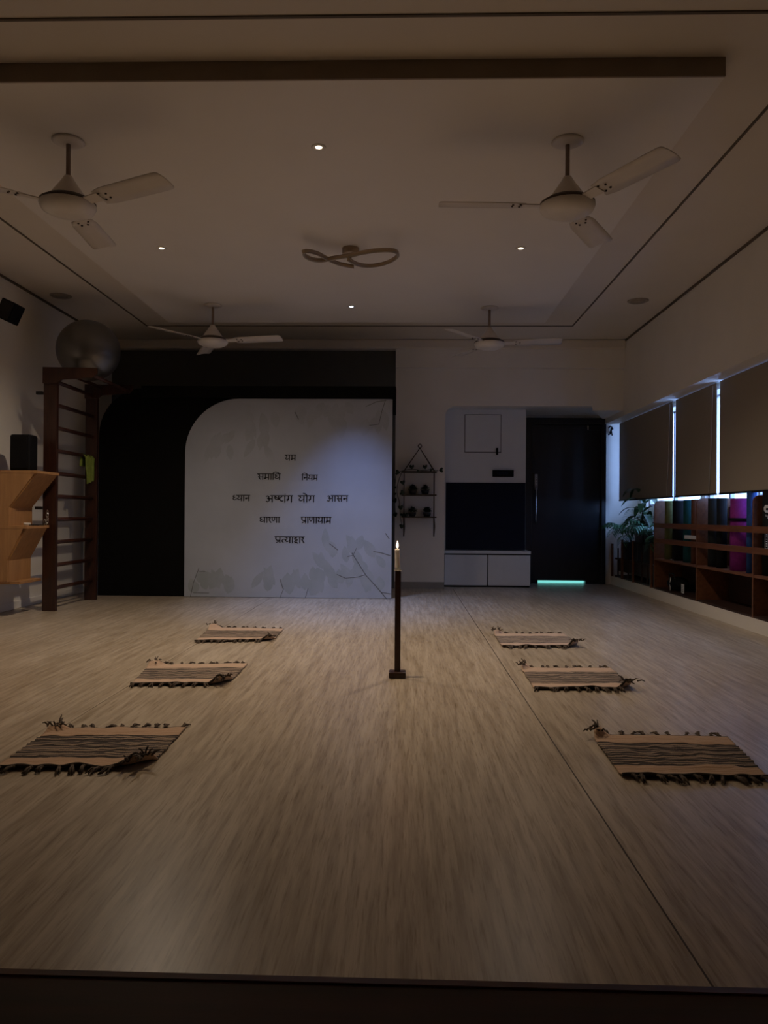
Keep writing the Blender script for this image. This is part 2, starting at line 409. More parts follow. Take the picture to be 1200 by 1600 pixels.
# kerb under the shelving, flush white plinth
struct(box(2.80, 3.16, 5.0, 10.5, 0, 0.112).build('baseboard_right', PAINT))
# windows behind the blinds
wins = [(5.02, 7.02), (7.10, 8.15), (8.27, 10.1)]
struct(box(3.15, 3.3, 8.15, 8.27, 1.04, UB + .05).build('wall_right', PAINT))
for i, (y0, y1) in enumerate(wins):
    m = MB()
    for (a, b, c, d) in ((y0, y1, 1.04, 1.08), (y0, y1, UB - .02, UB + .04), (y0, y0 + .04, 1.04, UB), (y1 - .04, y1, 1.04, UB), ((y0 + y1) / 2 - .02, (y0 + y1) / 2 + .02, 1.04, UB)):
        m.box(3.19, 3.23, a, b, c, d)
    fr = struct(m.build('window_%d' % (i + 1), ALU))
    box(3.205, 3.211, y0 + .02, y1 - .02, 1.06, UB).build('pane', GLASS, fr)

# ------------------------------------------------------------------ dark table edge under the camera
t = thing('low_table', 'dark reddish-brown wooden table edge across the very bottom foreground', 'table', (0, 0.05, 0))
P0 = atz(-900, 1494.5, .70); P1 = atz(2100, 1573, .70)
m = MB(); a, b = P0, P1
m.add([(a.x, a.y, .70), (b.x, b.y, .70), (b.x, -.45, .70), (a.x, -.45, .70), (a.x, a.y - .002, .67), (b.x, b.y - .002, .67), (b.x, -.45, .67), (a.x, -.45, .67)],
      [(0, 1, 2, 3), (7, 6, 5, 4), (0, 4, 5, 1), (1, 5, 6, 2), (2, 6, 7, 3), (3, 7, 4, 0)])
m.build('tabletop', LEDGE, t)
m = MB(); m.add([(a.x, a.y + .003, .6998), (b.x, b.y + .003, .6998), (b.x, b.y - .003, .7008), (a.x, a.y - .003, .7008), (a.x, a.y + .003, .67), (b.x, b.y + .003, .67), (b.x, b.y - .003, .67), (a.x, a.y - .003, .67)],
      [(0, 1, 2, 3), (7, 6, 5, 4), (0, 4, 5, 1), (1, 5, 6, 2), (2, 6, 7, 3), (3, 7, 4, 0)])
m.build('edge_strip', LEDGEE, t)
for x in (a.x + .05, b.x - .11):
    for y in (-.42, .24): box(x, x + .06, y, y + .06, 0, .67).build('leg', LEDGE, t)

# ------------------------------------------------------------------ partition with banner
t = thing('partition_screen', 'large black freestanding partition with rounded upper left corner behind the white banner', 'partition', (-1.75, 8.6, 0))
YP = 8.45
pts = [(-3.40, 0), (-0.16, 0), (-0.16, 2.31), (-3.40 + .52, 2.31)] + [(-3.40 + .52 - .52 * math.sin(R(a)), 2.31 - .52 + .52 * math.cos(R(a))) for a in range(10, 91, 8)]
m = MB(); m.prism(pts, 'y', YP, YP + .16); m.build('panel', BLACKP, t)
m = MB(); m.box(-2.9, -0.10, YP - .09, YP + .10, 2.20, 2.318); m.box(-0.135, -0.10, YP - .09, YP + .10, 2.03, 2.22); m.build('top_beam', BLACKP, t)
ban = thing('text_banner', 'pale grey-blue banner panel with black Devanagari words and a rounded upper left corner', 'banner', (-1.28, 8.4, 0))
bl = aty(289, 700, 8.39).x; br = -0.139; bt = 2.186
rr = .60
pts = [(bl, 0.004), (br, 0.004), (br, bt), (bl + rr, bt)] + [(bl + rr - rr * math.sin(R(a)), bt - rr + rr * math.cos(R(a))) for a in range(6, 91, 6)]
m = MB(); m.prism(pts, 'y', 8.40, 8.445); m.build('panel', BANNER, ban)

# --- lettering: broad nib strokes on a unit grid (baseline 0, headline 1)
def hull(pts):
    pts = sorted(set((round(p[0], 6), round(p[1], 6)) for p in pts))
    def half(ps):
        h = []
        for p in ps:
            while len(h) > 1 and (h[-1][0] - h[-2][0]) * (p[1] - h[-2][1]) - (h[-1][1] - h[-2][1]) * (p[0] - h[-2][0]) <= 0: h.pop()
            h.append(p)
        return h
    lo = half(pts); hi = half(pts[::-1]); return lo[:-1] + hi[:-1]
GL = {  # advance, headline start, strokes
 'ya': (0.92, 0, [[(.74, 1), (.74, 0)], [(.12, .93), (.30, .86), (.33, .68), (.18, .52), (.14, .36), (.28, .22), (.48, .26), (.74, .48)]]),
 'ma': (0.92, 0, [[(.74, 1), (.74, 0)], [(.24, 1), (.24, .36), (.12, .30), (.14, .14), (.28, .16), (.28, .36), (.74, .36)]]),
 'sa': (1.02, 0, [[(.84, 1), (.84, 0)], [(.12, .93), (.34, .84), (.36, .64), (.16, .52), (.30, .42), (.34, .22), (.52, .02)], [(.28, .47), (.84, .47)]]),
 'dha': (0.98, .48, [[(.80, 1), (.80, 0)], [(.36, .98), (.14, .92), (.14, .72), (.42, .62)], [(.42, .62), (.16, .54), (.12, .34), (.30, .18), (.55, .24), (.80, .46)]]),
 'dhh': (0.74, .60, [[(.36, .98), (.14, .92), (.14, .72), (.42, .62)], [(.42, .62), (.16, .54), (.12, .34), (.30, .18), (.52, .24), (.80, .46)]]),
 'na': (0.86, 0, [[(.68, 1), (.68, 0)], [(.68, .52), (.34, .52), (.16, .56), (.14, .40), (.28, .34), (.34, .52)]]),
 'a': (1.05, .62, [[(.84, 1), (.84, 0)], [(.10, .88), (.26, .96), (.42, .84), (.38, .64), (.22, .58)], [(.22, .58), (.44, .50), (.46, .22), (.28, .04), (.08, .14)], [(.40, .56), (.84, .50)]]),
 'shh': (0.62, 0, [[(.14, 1), (.14, .58), (.30, .42), (.62, .42)], [(.62, 1), (.62, .42)], [(.16, .88), (.58, .56)]]),
 'tta': (0.62, 0, [[(.42, 1), (.42, .84), (.18, .72), (.14, .40), (.32, .20), (.56, .18)]]),
 'ga': (0.86, 0, [[(.68, 1), (.68, 0)], [(.30, 1), (.30, .40), (.18, .26), (.10, .40), (.26, .48)]]),
 'ra': (0.52, 0, [[(.08, .93), (.32, .84), (.34, .64), (.12, .52), (.24, .40), (.46, .02)]]),
 'nna': (0.98, 0, [[(.12, 1), (.12, .50), (.28, .34), (.48, .44), (.50, 1)], [(.80, 1), (.80, 0)]]),
 'pra': (0.92, 0, [[(.74, 1), (.74, 0)], [(.16, 1), (.16, .60), (.34, .42), (.74, .42)], [(.72, .30), (.22, .06)]]),
 'th': (0.52, 0, [[(.62, .56), (.34, .60), (.14, .46), (.14, .24), (.30, .08)]]),
 'ha': (0.72, 0, [[(.42, 1), (.42, .84), (.16, .80), (.16, .60), (.42, .62), (.56, .50), (.44, .34), (.24, .40), (.14, .26), (.24, .08), (.44, .14), (.60, -.06)]]),
 'aa': (0.34, 0, [[(.18, 1), (.18, 0)]]),
 'i': (0.36, 0, [[(.18, 1), (.18, 0)], [(.18, 1), (.24, 1.28), (.55, 1.38), (.95, 1.26), (1.10, 1.0)]]),
 'o': (0.34, 0, [[(.18, 1), (.18, 0)], [(.18, 1), (.04, 1.26), (-.26, 1.36)]]),
 'dot': (0.0, 0, [[(-.14, 1.26), (-.12, 1.24)]]),
 ' ': (0.55, 9, [])}
def word(gl, x0, x1, ytop, ybase):
    A = aty(x0, ybase, 8.397); B = aty(x1, ytop, 8.397)
    adv = sum(GL[k][0] for k in gl); sx = (B.x - A.x) / adv; sz = B.z - A.z
    m = MB(); x = 0.0
    def stroke(ps, wx, wz):
        for (p, q) in zip(ps[:-1], ps[1:]):
            pts = []
            for (u, v) in (p, q):
                U = A.x + u * sx; V = A.z + v * sz
                pts += [(U - wx, V - wz * .3), (U - wx * .2, V - wz), (U + wx, V + wz * .3), (U + wx * .2, V + wz)]
            h = hull(pts)
            if len(h) > 2: m.prism(h, 'y', 8.3975, 8.4005)
    for k in gl:
        ad, hs, st = GL[k]
        for s_ in st: stroke([(x + u, v) for u, v in s_], .0058 * (sz / .064), .0048 * (sz / .064))
        if hs < 5 and ad > 0: stroke([(x + hs, 1), (x + ad, 1)], .004, .0042 * (sz / .064))
        x += ad
    return m
words = [(['ya', 'ma'], 445, 462.5, 711, 719.6), (['sa', 'ma', 'aa', 'i', 'dha'], 402, 438.5, 740.6, 749.3), (['i', 'na', 'ya', 'ma'], 471, 496.6, 742.2, 750.2),
         (['dhh', 'ya', 'aa', 'na'], 363, 390.6, 774, 782.6), (['a', 'shh', 'tta', 'aa', 'dot', 'ga'], 415, 457.5, 774.6, 784.6), (['ya', 'o', 'ga'], 465.5, 492.2, 774.6, 784.6),
         (['a', 'aa', 'sa', 'na'], 511, 544, 774.4, 783.4), (['dha', 'aa', 'ra', 'nna', 'aa'], 405, 437.6, 808.2, 816.6),
         (['pra', 'aa', 'nna', 'aa', 'ya', 'aa', 'ma'], 470, 517.6, 808.2, 817.2), (['pra', 'th', 'ya', 'aa', 'ha', 'aa', 'ra'], 429.2, 475.8, 839, 848.2)]
for wd in words: word(*wd).build('lettering', INK, ban)

# printed leaves and twigs on the banner
def leafpoly(cx, cz, L, W, ang):
    n = 8; up = [(t / n, math.sin(PI * t / n) ** .8 * W * (1 - .35 * t / n)) for t in range(n + 1)]
    pl = [(u * L, v) for u, v in up] + [(u * L, -v) for u, v in up[1:-1]][::-1]
    c, s_ = math.cos(ang), math.sin(ang)
    return [(cx + u * c - v * s_, cz + u * s_ + v * c) for u, v in pl]
rnd = random.Random(3)
m1 = MB(); m2 = MB()
def pleaf(m, px_, py_, L, W, ang, d):
    p = aty(px_, py_, 8.399)
    pl = leafpoly(p.x, p.z, L, W, ang); m, mt = MB(), (LEAFP1 if m is m1 else LEAFP2)
    if all(bl + .02 < q[0] < br - .02 and .02 < q[1] < bt - .02 for q in pl):
        if not any(q[0] < bl + rr and q[1] > bt - rr and math.hypot(q[0] - bl - rr, q[1] - bt + rr) > rr - .03 for q in pl):
            m.prism(pl, 'y', 8.3992 - d, 8.4003); m.build('leaf_print', mt, ban)
for i in range(26): pleaf(m1, rnd.uniform(375, 600), rnd.uniform(628, 655), rnd.uniform(.14, .25), rnd.uniform(.04, .075), R(rnd.uniform(-120, -60)), i * 2e-5)
for i in range(14): pleaf(m1, rnd.uniform(310, 420), rnd.uniform(660, 700), rnd.uniform(.16, .26), rnd.uniform(.04, .07), R(rnd.uniform(-130, -60)), i * 2e-5)
for i in range(26): pleaf(m2, rnd.uniform(300, 520), rnd.uniform(908, 931), rnd.uniform(.14, .26), rnd.uniform(.05, .08), R(rnd.uniform(50, 130)), i * 2e-5)
for i in range(26): pleaf(m2, rnd.uniform(500, 606), rnd.uniform(850, 930), rnd.uniform(.15, .25), rnd.uniform(.045, .07), R(rnd.uniform(60, 150)), i * 2e-5)
def bp(x, y): return (280 + x / 3.4286, 600 + y / 3.4286)
tw = [[(925, 905), (1000, 1025), (1060, 1090), (1110, 1150)], [(900, 925), (930, 918), (950, 880)], [(845, 1020), (890, 1040), (950, 1035), (1000, 1022)], [(1040, 897), (1085, 905), (1132, 920)],
      [(1080, 1115), (1132, 1125)], [(1105, 800), (1125, 830)], [(540, 1045), (558, 1100), (540, 1145)], [(690, 1095), (675, 1150)], [(105, 985), (75, 1070), (60, 1140)], [(75, 1118), (160, 1120)],
      [(100, 1003), (140, 1005)], [(1105, 85), (1085, 150), (1070, 215), (1020, 222)], [(1000, 120), (1060, 95), (1110, 88)], [(620, 150), (640, 190)], [(805, 855), (850, 890)]]
for s_ in tw:
    m = MB()
    P = [aty(*bp(*q), 8.3985) for q in s_]
    for p, q in zip(P[:-1], P[1:]):
        w_ = .0035; m.prism(hull([(p.x - w_, p.z - w_), (p.x + w_, p.z + w_), (q.x - w_, q.z - w_), (q.x + w_, q.z + w_), (p.x + w_, p.z - w_), (q.x - w_, q.z + w_)]), 'y', 8.3984, 8.4002)
    m.build('twig_print', TWIGP, ban)

# ------------------------------------------------------------------ niche contents
t = thing('low_cabinet', 'low pale grey two-door cabinet on the floor under the navy board', 'cabinet', (1.06, 9.95, 0))
box(.515, 1.61, 9.892, 10.48, .0, .43).build('body', BLK, t)  # body coloured black so the gaps round the doors look shaded
box(.512, 1.617, 9.855, 10.48, .43, .466).build('worktop', CABM, t)
for x0, x1 in ((.517, 1.064), (1.076, 1.613)): box(x0, x1, 9.87, 9.89, .022, .412).build('door', CABM, t, bevel=.003)
tag(box(.535, 1.555, 9.93, 9.949, .475, 1.342).build('navy_board', NAVY), 'large dark navy board above the low cabinet in the niche', 'board')
t = thing('access_hatch', 'flat square access hatch outlined by a dark gap on the pale wall beside the door', 'hatch', (1.0, 9.93, 1.73))
box(.769, 1.242, 9.943, 9.952, 1.734, 2.222).build('gap_frame', BLKM, t)
box(.776, 1.235, 9.938, 9.952, 1.741, 2.215).build('panel', NICHE, t, bevel=.002)
m = box(1.175, 1.20, 9.91, 9.94, 1.70, 1.79); m.build('latch', BLK, t, bevel=.005)
t = thing('intercom_unit', 'small black rectangular unit fixed on the wall above the navy board', 'intercom', (1.26, 9.93, 1.42))
box(1.131, 1.402, 9.91, 9.952, 1.418, 1.505).build('case', BLK, t, bevel=.006)
box(1.19, 1.33, 9.905, 9.912, 1.445, 1.485).build('screen', NAVY, t)

# ------------------------------------------------------------------ door
d = MB(); dx0, dx1, dz = 1.635, 2.715, 2.245
d.box(dx0, dx0 + .085, 10.43, 10.56, 0, dz); d.box(dx1 - .06, dx1, 10.43, 10.56, 0, dz); d.box(dx0 + .08, dx1 - .05, 10.43, 10.56, dz - .09, dz)
door = struct(d.build('door_1', DOORM, bevel=.006))
box(dx0 + .085, dx1 - .06, 10.48, 10.53, .045, dz - .09).build('leaf', DOORM, door, bevel=.004)
m = MB(); m.box(dx0 + .085, 1.815, 10.485, 10.53, .0, .046); m.box(2.455, dx1 - .06, 10.485, 10.53, 0, .046); m.build('threshold', DOORM, door)
box(1.762, 1.802, 10.455, 10.482, 1.275, 1.485).build('lock_plate', PLATE, door, bevel=.004)
m = MB()
for k in range(5): m.lathe([(0, 0), (.006, 0), (.006, .004), (0, .004)], (1.782, 10.450, 1.30 + k * .035), n=10, axis='y')
m.build('lock_button', BLK, door)
m = MB(); m.tube([(1.775, 10.41, z) for z in (.82, .95, 1.1, 1.2, 1.32)], .011, n=10); m.tube([(1.775, 10.41, .88), (1.775, 10.485, .88)], .008); m.tube([(1.775, 10.41, 1.26), (1.775, 10.485, 1.26)], .008)
m.build('door_handle', CHROME, door)
c = box(2.47, 2.65, 10.44, 10.482, 2.085, 2.14).build('door_closer', BLKM, door, bevel=.004)
box(2.462, 2.475, 10.435, 10.482, 2.083, 2.142).build('closer_cap', CHROME, c)
TEAL = emit('teal_glow', (0.22, 0.80, 0.74), 0.95)
tag(box(1.816, 2.454, 10.56, 10.60, .004, .042).build('gap_glow', TEAL), 'thin teal glow of light leaking through the gap under the dark door', 'light')  # glowing bar stands in for corridor light seen through the gap

# small black hook on the wall beside the door
m = MB(); p = Vector((2.775, 10.47, 2.06))
m.tube([p + Vector((0, .02, 0)), p + Vector((0, -.02, 0)), p + Vector((0, -.03, .03))], .008)
m.tube([p + Vector((-.03, -.02, .05)), p + Vector((-.005, -.025, .075)), p + Vector((.025, -.02, .055)), p + Vector((.03, -.02, .03))], .010)
m.tube([p + Vector((.01, -.02, .05)), p + Vector((.012, -.02, 0)), p + Vector((-.01, -.02, -.03)), p + Vector((-.03, -.02, -.035))], .010)
m.tube([p + Vector((.012, -.02, 0)), p + Vector((.02, -.03, -.05))], .009)
tag(m.build('key_hook', BLK), 'small black ornamental hook on the blue-lit wall right of the door', 'hook')

# ------------------------------------------------------------------ ceiling fans
def make_fan():
    root = thing('ceiling_fan', 'x', 'fan', (0, 0, 0), 'white three-blade ceiling fans')
    # origin on the ceiling, hub below
    MB().lathe([(0, 0), (.085, 0), (.090, -.006), (.075, -.014), (.03, -.022), (0, -.022)]).build('canopy', FANB, root)
    MB().lathe([(.0, -.015), (.0125, -.015), (.0125, -.235), (0, -.235)], n=14).build('rod', FANR, root)
    MB().lathe([(0, -.20), (.022, -.20), (.030, -.215), (.050, -.245), (.078, -.285), (.098, -.315), (.105, -.335), (0, -.335)]).build('motor_cone', FANB, root)
    MB().lathe([(0, -.322), (.118, -.325), (.122, -.332), (.150, -.345), (.152, -.357), (0, -.36)]).build('motor_ring', FAND, root)
    MB().lathe([(0, -.350), (.150, -.352), (.153, -.366), (.140, -.392), (.10, -.412), (.05, -.420), (0, -.421)]).build('motor_cover', FANP, root)
    for k in range(3):
        a = 2 * PI * k / 3
        ca, sa = math.cos(a), math.sin(a)
        tilt = R(-11)
        def W(r, s_, z=0.0):
            return (r * ca - s_ * math.cos(tilt) * sa, r * sa + s_ * math.cos(tilt) * ca, -.358 + s_ * math.sin(tilt) + z + (r - .15) * .012)
        prof = [(.235, .058), (.30, .072), (.45, .074), (.60, .076), (.69, .075), (.707, .068), (.712, .055)]
        top = []; n = len(prof)
        vs = []
        for r, h in prof:
            for s_ in (-1, -.33, .33, 1): vs.append(W(r, s_ * h + .004, .006 * (1 - s_ * s_)))
        for r, h in prof:
            for s_ in (-1, -.33, .33, 1): vs.append(W(r, s_ * h + .004, .006 * (1 - s_ * s_) - .0035))
        fs = []
        for i in range(n - 1):
            for j in range(3):
                q = i * 4 + j; fs.append((q, q + 4, q + 5, q + 1)); q += 4 * n; fs.append((q, q + 1, q + 5, q + 4))
        o = 4 * n
        for i in range(n - 1):
            q = i * 4; fs.append((q, q + o, q + 4 + o, q + 4)); q = i * 4 + 3; fs.append((q, q + 4, q + 4 + o, q + o))
        for j in range(3):
            fs.append((j, j + 1, j + 1 + o, j + o)); q = (n - 1) * 4 + j; fs.append((q, q + o, q + 1 + o, q + 1))
        bl_ = MB().add(vs, fs, True).build('blade', FANB, root)
        m = MB()
        m.add([W(.13, -.03, -.004), W(.13, .03, -.004), W(.25, .036, -.004), W(.25, -.036, -.004), W(.13, -.03, .002), W(.13, .03, .002), W(.25, .036, .002), W(.25, -.036, .002)],
              [(3, 2, 1, 0), (4, 5, 6, 7), (0, 1, 5, 4), (1, 2, 6, 5), (2, 3, 7, 6), (3, 0, 4, 7)])
        m.build('bracket', FANB, bl_)
        for (r, s_) in ((.262, -.028), (.262, .030), (.302, -.014), (.302, .022)):
            p = W(r, s_, -.004); MB().lathe([(0, -.003), (.006, -.003), (.006, .003), (0, .003)], p, n=8).build('screw', FAND, bl_)
    return root
fan0 = make_fan()
fans = [((-1.893, 4.24), -25, 'white ceiling fan nearest the camera on the left, cut by the frame edge'),
        ((.891, 4.28), 180.5, 'white ceiling fan nearest the camera on the right'),
        ((-1.925, 7.61), -8, 'white ceiling fan at the far left, in front of the dark wall'),
        ((.838, 7.71), -7, 'white ceiling fan at the far right, towards the door')]
for i, ((x, y), a, lab) in enumerate(fans):
    f = fan0 if i == 0 else copy_tree(fan0)
    f.location = (x, y, ZP); f.rotation_euler = (0, 0, R(a)); f['label'] = lab

# ------------------------------------------------------------------ recessed downlights
WARM = emit('warm_lamp', (1.0, 0.80, 0.56), 9.0); COOL = emit('cool_lamp', (0.80, 0.88, 1.0), 9.0)
dl = ['lit downlight nearest the camera in the ceiling centre', 'lit downlight on the left of the ceiling panel', 'lit downlight on the right of the ceiling panel', 'lit bluish downlight farthest back above the banner']
for i, (x, y, pw, col, cone) in enumerate(SPOTS):
    t = thing('downlight', dl[i], 'light', (x, y, ZP), 'lit recessed downlights')
    MB().lathe([(.0195, ZP + .001), (.0195, ZP - .004), (.036, ZP - .005), (.042, ZP - .001), (.042, ZP + .001)], (x, y, 0), n=24).build('trim_ring', WHITEG, t)
    MB().lathe([(0, ZP - .003), (.019, ZP - .003), (.019, ZP + .001), (0, ZP + .001)], (x, y, 0), n=24).build('lens', WARM if i < 3 else COOL, t)
    l = light('downlight_lamp', 'SPOT', (x, y, ZP - .012), pw, col, spot_size=R(cone), spot_blend=1.0, shadow_soft_size=.02)
for (px_, py_, lab) in ((95, 462, 'round unlit ceiling plate near the silver ball'), (997, 470, 'round unlit ceiling plate above the right-hand windows')):
    p = atz(px_, py_, ZC)
    t = thing('ceiling_plate', lab, 'ceiling plate', (p.x, p.y, ZC), 'unlit round ceiling plates')
    MB().lathe([(0, ZC - .004), (.075, ZC - .005), (.09, ZC - .012), (.105, ZC - .003), (.105, ZC)], (p.x, p.y, 0)).build('rim', DIFF, t)
    MB().lathe([(0, ZC - .007), (.07, ZC - .006), (.07, ZC - .001), (0, ZC - .001)], (p.x, p.y, 0)).build('diffuser', DIFF, t)

# ------------------------------------------------------------------ looping ceiling light
c = atz(548, 388, ZP)
t = thing('ceiling_light', 'unlit bronze ribbon-loop ceiling light in the middle of the ceiling', 'light', (c.x, c.y, ZP))
MB().lathe([(0, ZP), (.065, ZP), (.067, ZP - .004), (.067, ZP - .045), (.062, ZP - .05), (0, ZP - .05)], (c.x, c.y, 0)).build('canopy', BRONZE, t)
MB().lathe([(0, ZP - .045), (.008, ZP - .045), (.008, ZP - .10), (0, ZP - .10)], (c.x, c.y - .0, 0), n=12).build('stem', BRONZE, t)
cp = [(553, 416), (543, 414.6), (527.5, 411), (511.8, 404), (497.8, 396.5), (485, 392.5), (476, 392), (474.5, 395), (478, 400), (487, 404.5), (497, 406.3), (506, 406), (518.8, 403.2), (532, 401), (545, 398.8), (558, 396), (571, 393.6), (585, 391.5), (597.5, 390.5), (609, 390.6), (617, 392), (621.5, 395.5), (621, 400), (615, 405), (607, 409), (597.5, 412), (587, 414), (576.5, 414.8), (567, 414.3), (559, 412.6), (550, 408.5), (544, 404.5)]
pts = []
for i, (x, y) in enumerate(cp):
    z = 2.885 + .018 * math.sin(i * .55 + .6); pts.append(atz(x, y, z))
def smooth_path(P, k=4):
    out = []
    for i in range(len(P) - 1):
        p0 = P[max(i - 1, 0)]; p1 = P[i]; p2 = P[i + 1]; p3 = P[min(i + 2, len(P) - 1)]
        for j in range(k):
            s_ = j / k
            out.append(0.5 * ((2 * p1) + (p2 - p0) * s_ + (2 * p0 - 5 * p1 + 4 * p2 - p3) * s_ ** 2 + (3 * p1 - p0 - 3 * p2 + p3) * s_ ** 3))
    out.append(P[-1]); return out
sp = smooth_path(pts)
MB().tube(sp, .013, n=4, flat=1.3).build('loop', BRONZE, t)
MB().tube([p + Vector((0, 0, -.014)) for p in sp], .009, n=6, flat=.5).build('diffuser', DIFF, t)

# ------------------------------------------------------------------ ladder / wall bars
lad = thing('climbing_ladder', 'tall dark red-brown wooden wall bars ladder standing by the left wall', 'ladder', (-3.3, 7.55, 0))
for y, top in ((7.09, 2.27), (8.03, 2.27)):
    box(-3.37, -3.245, y - .022, y + .022, 0, top).build('post', REDWOOD, lad, bevel=.003)
for k in range(10):
    z = .205 + .2165 * k
    MB().tube([(-3.30, 7.11, z), (-3.30, 7.56, z + .001), (-3.30, 8.01, z)], .021, n=12, flat=.9).build('rung', REDWOODH, lad)
for y in (7.09, 8.03):
    for z in (.96, 2.03):
        if y < 7.5: box(-3.43, -3.37, y - .05, y - .02, z - .014, z + .014).build('wall_bracket', BLKM, lad)
    top = 2.27
    pts = [(-3.37, 2.12), (-3.24, 2.12), (-3.19, 2.155), (-2.90, 2.175), (-2.86, 2.21), (-2.86, 2.262), (-3.37, top)]
    yy = (y - .03, y + .0) if y < 7.5 else (y - .03, y + .03)
    MB().prism(pts, 'y', y - .047, y - .0225).build('top_arm', REDWOOD, lad)
MB().tube([(-2.915, 7.06, 2.20), (-2.915, 7.56, 2.20), (-2.915, 8.0, 2.20)], .017, n=12).build('pull_up_bar', REDWOODH, lad)
MB().tube([(-3.20, 7.06, 2.235), (-3.20, 8.0, 2.235)], .017, n=12).build('pull_up_bar', REDWOODH, lad)

bz = 2.235 + .02
bc = Vector((-3.13, 7.50, 2.52))
tag(MB().sphere(bc, .302, (1, 1, .98), n=48, m=28).build('exercise_ball', SILVER), 'large shiny silver exercise ball on top of the wall bars', 'ball')
bpy.data.objects['exercise_ball'].parent = None

# green cloth over a rung
def cloth_strip(x, y0, y1, ztop, zb1, zb2, name):
    m = MB(); nu, nv = 12, 22; vs = []
    for j in range(nv + 1):
        v = j / nv
        for i in range(nu + 1):
            u = i / nu
            y = y0 + (y1 - y0) * (u * (1 - .35 * v) + .35 * v * .6)
            s_ = v * (zb1 + zb2)
            if s_ < zb1: z = ztop - (zb1 - s_); xx = x - .028
            else: z = ztop - (s_ - zb1) * (1 - .12 * u); xx = x + .028
            ph = max(0, 1 - abs(s_ - zb1) / .03)
            z += .0 + .024 * ph * .9; xx = xx * (1 - ph) + x * ph
            xx += (.012 * math.sin(u * 15) * (1 - ph) + .012 * (1 - ph))
            vs.append((xx, y + .006 * math.sin(v * 9), z))
    fs = [(j * (nu + 1) + i, j * (nu + 1) + i + 1, (j + 1) * (nu + 1) + i + 1, (j + 1) * (nu + 1) + i) for j in range(nv) for i in range(nu)]
    o = m.add(vs, fs, True).build(name, LIME)
    s2 = o.modifiers.new('solid', 'SOLIDIFY'); s2.thickness = .004
    return o
cl = cloth_strip(-3.30, 7.74, 7.99, .205 + .2165 * 6 + .01, .12, .30, 'towel')
tag(cl, 'lime green cloth hanging over a rung of the wall bars', 'cloth')

# chain hook on the ladder post
m = MB(); q = aty(72, 800, 7.055)
def link(p, s_=.012, h=.02, r=.003): return [(p.x + s_ * math.cos(a) , p.y, p.z + h * math.sin(a)) for a in [i * PI / 6 for i in range(13)]]
for k in range(4): m.tube(link(q + Vector((.012, -.002 * (k % 2), -.03 * k)), .010 if k % 2 else .007), .0028, n=6)
m.tube([q + Vector((.012, 0, -.10)), q + Vector((.0, 0, -.125)), q + Vector((-.02, 0, -.115)), q + Vector((-.022, 0, -.08)), q + Vector((-.012, 0, -.06)), q + Vector((-.006, 0, -.08)), q + Vector((-.004, 0, -.115))], .004, n=6)
tag(m.build('chain_hook', CHROME), 'small steel chain and hook hanging on the near post of the wall bars', 'hook')

# ------------------------------------------------------------------ left wall shelf
sh = thing('angular_shelf', 'angular light wood wall shelf unit fixed to the left wall', 'shelf', (-3.55, 6.8, .3))
YN, YFR = 6.60, 7.02
def side(y0, y1):
    P = [(-3.695, 1.285), (-3.20, 1.285), (-3.20, 1.262), (-3.445, .955), (-3.445, .800), (-3.30, .800), (-3.30, .775), (-3.455, .50), (-3.455, .315), (-3.38, .315), (-3.38, .285), (-3.695, .285)]
    return MB().prism(P, 'y', y0, y1)
def nz_(x): return x
Pn = [(-3.695, 1.258), (-3.235, 1.258), (-3.468, .965), (-3.468, .798), (-3.325, .775), (-3.478, .505), (-3.478, .31), (-3.695, .31)]
# near and far edges follow the profile; slanted boards span between them
MB().prism([(-3.695, 1.262), (-3.22, 1.262), (-3.445, .965), (-3.445, .80), (-3.32, .776), (-3.455, .505), (-3.455, .31), (-3.695, .31)], 'y', YN, YN + .018).build('side_panel', PLY, sh)
MB().prism([(-3.695, 1.262), (-3.22, 1.262), (-3.445, .965), (-3.445, .80), (-3.32, .776), (-3.455, .505), (-3.455, .31), (-3.695, .31)], 'y', YFR - .018, YFR).build('side_panel', PLY, sh)
box(-3.695, -3.195, YN - .002, YFR + .002, 1.260, 1.284).build('shelf_board', PLY, sh, bevel=.002)
box(-3.695, -3.285, YN - .002, YFR + .002, .776, .800).build('shelf_board', PLY, sh, bevel=.002)
box(-3.695, -3.37, YN + .05, YFR + .03, .286, .311).build('shelf_board', PLY, sh, bevel=.002)
for P in ([(-3.205, 1.262), (-3.225, 1.262), (-3.46, .965), (-3.46, .80), (-3.442, .80), (-3.442, .958)], [(-3.295, .777), (-3.315, .777), (-3.47, .50), (-3.47, .31), (-3.452, .31), (-3.452, .496)]):
    MB().prism(P, 'y', YN + .018, YFR - .018).build('slanted_panel', PLY, sh)

sp_ = thing('speaker', 'black rounded speaker standing on top of the angular wall shelf', 'speaker', (-3.43, 6.82, 1.285))
o = box(-3.52, -3.335, 6.74, 6.90, 1.286, 1.615).build('body', BLK, sp_, bevel=.022, segs=4)
box(-3.50, -3.355, 6.732, 6.742, 1.31, 1.59).build('grille', BLK, sp_, bevel=.004)
m = MB()
for k in range(9):
    x = -3.33 + k * .011; m.box(x, x + .007, 6.80 + .004 * (k % 2), 6.83, 1.285, 1.292)
tag(m.build('bead_bracelet', BLKM), 'thin dark beaded string lying on the shelf top beside the black speaker', 'beads')
p = aty(20, 826, 6.75)
tag(MB().lathe([(0, .8005), (.030, .8005), (.033, .803), (.033, .822), (.030, .825), (.018, .825), (.016, .81), (0, .81)], (-3.425, 6.88, 0)).build('tape_roll', WHITEG), 'small white roll lying on the middle board of the wall shelf', 'tape')
tag(box(-3.395, -3.305, 6.86, 6.95, .8005, .808).build('notebook', BLK, bevel=.002), 'flat black item lying beside the white roll on the wall shelf', 'notebook')
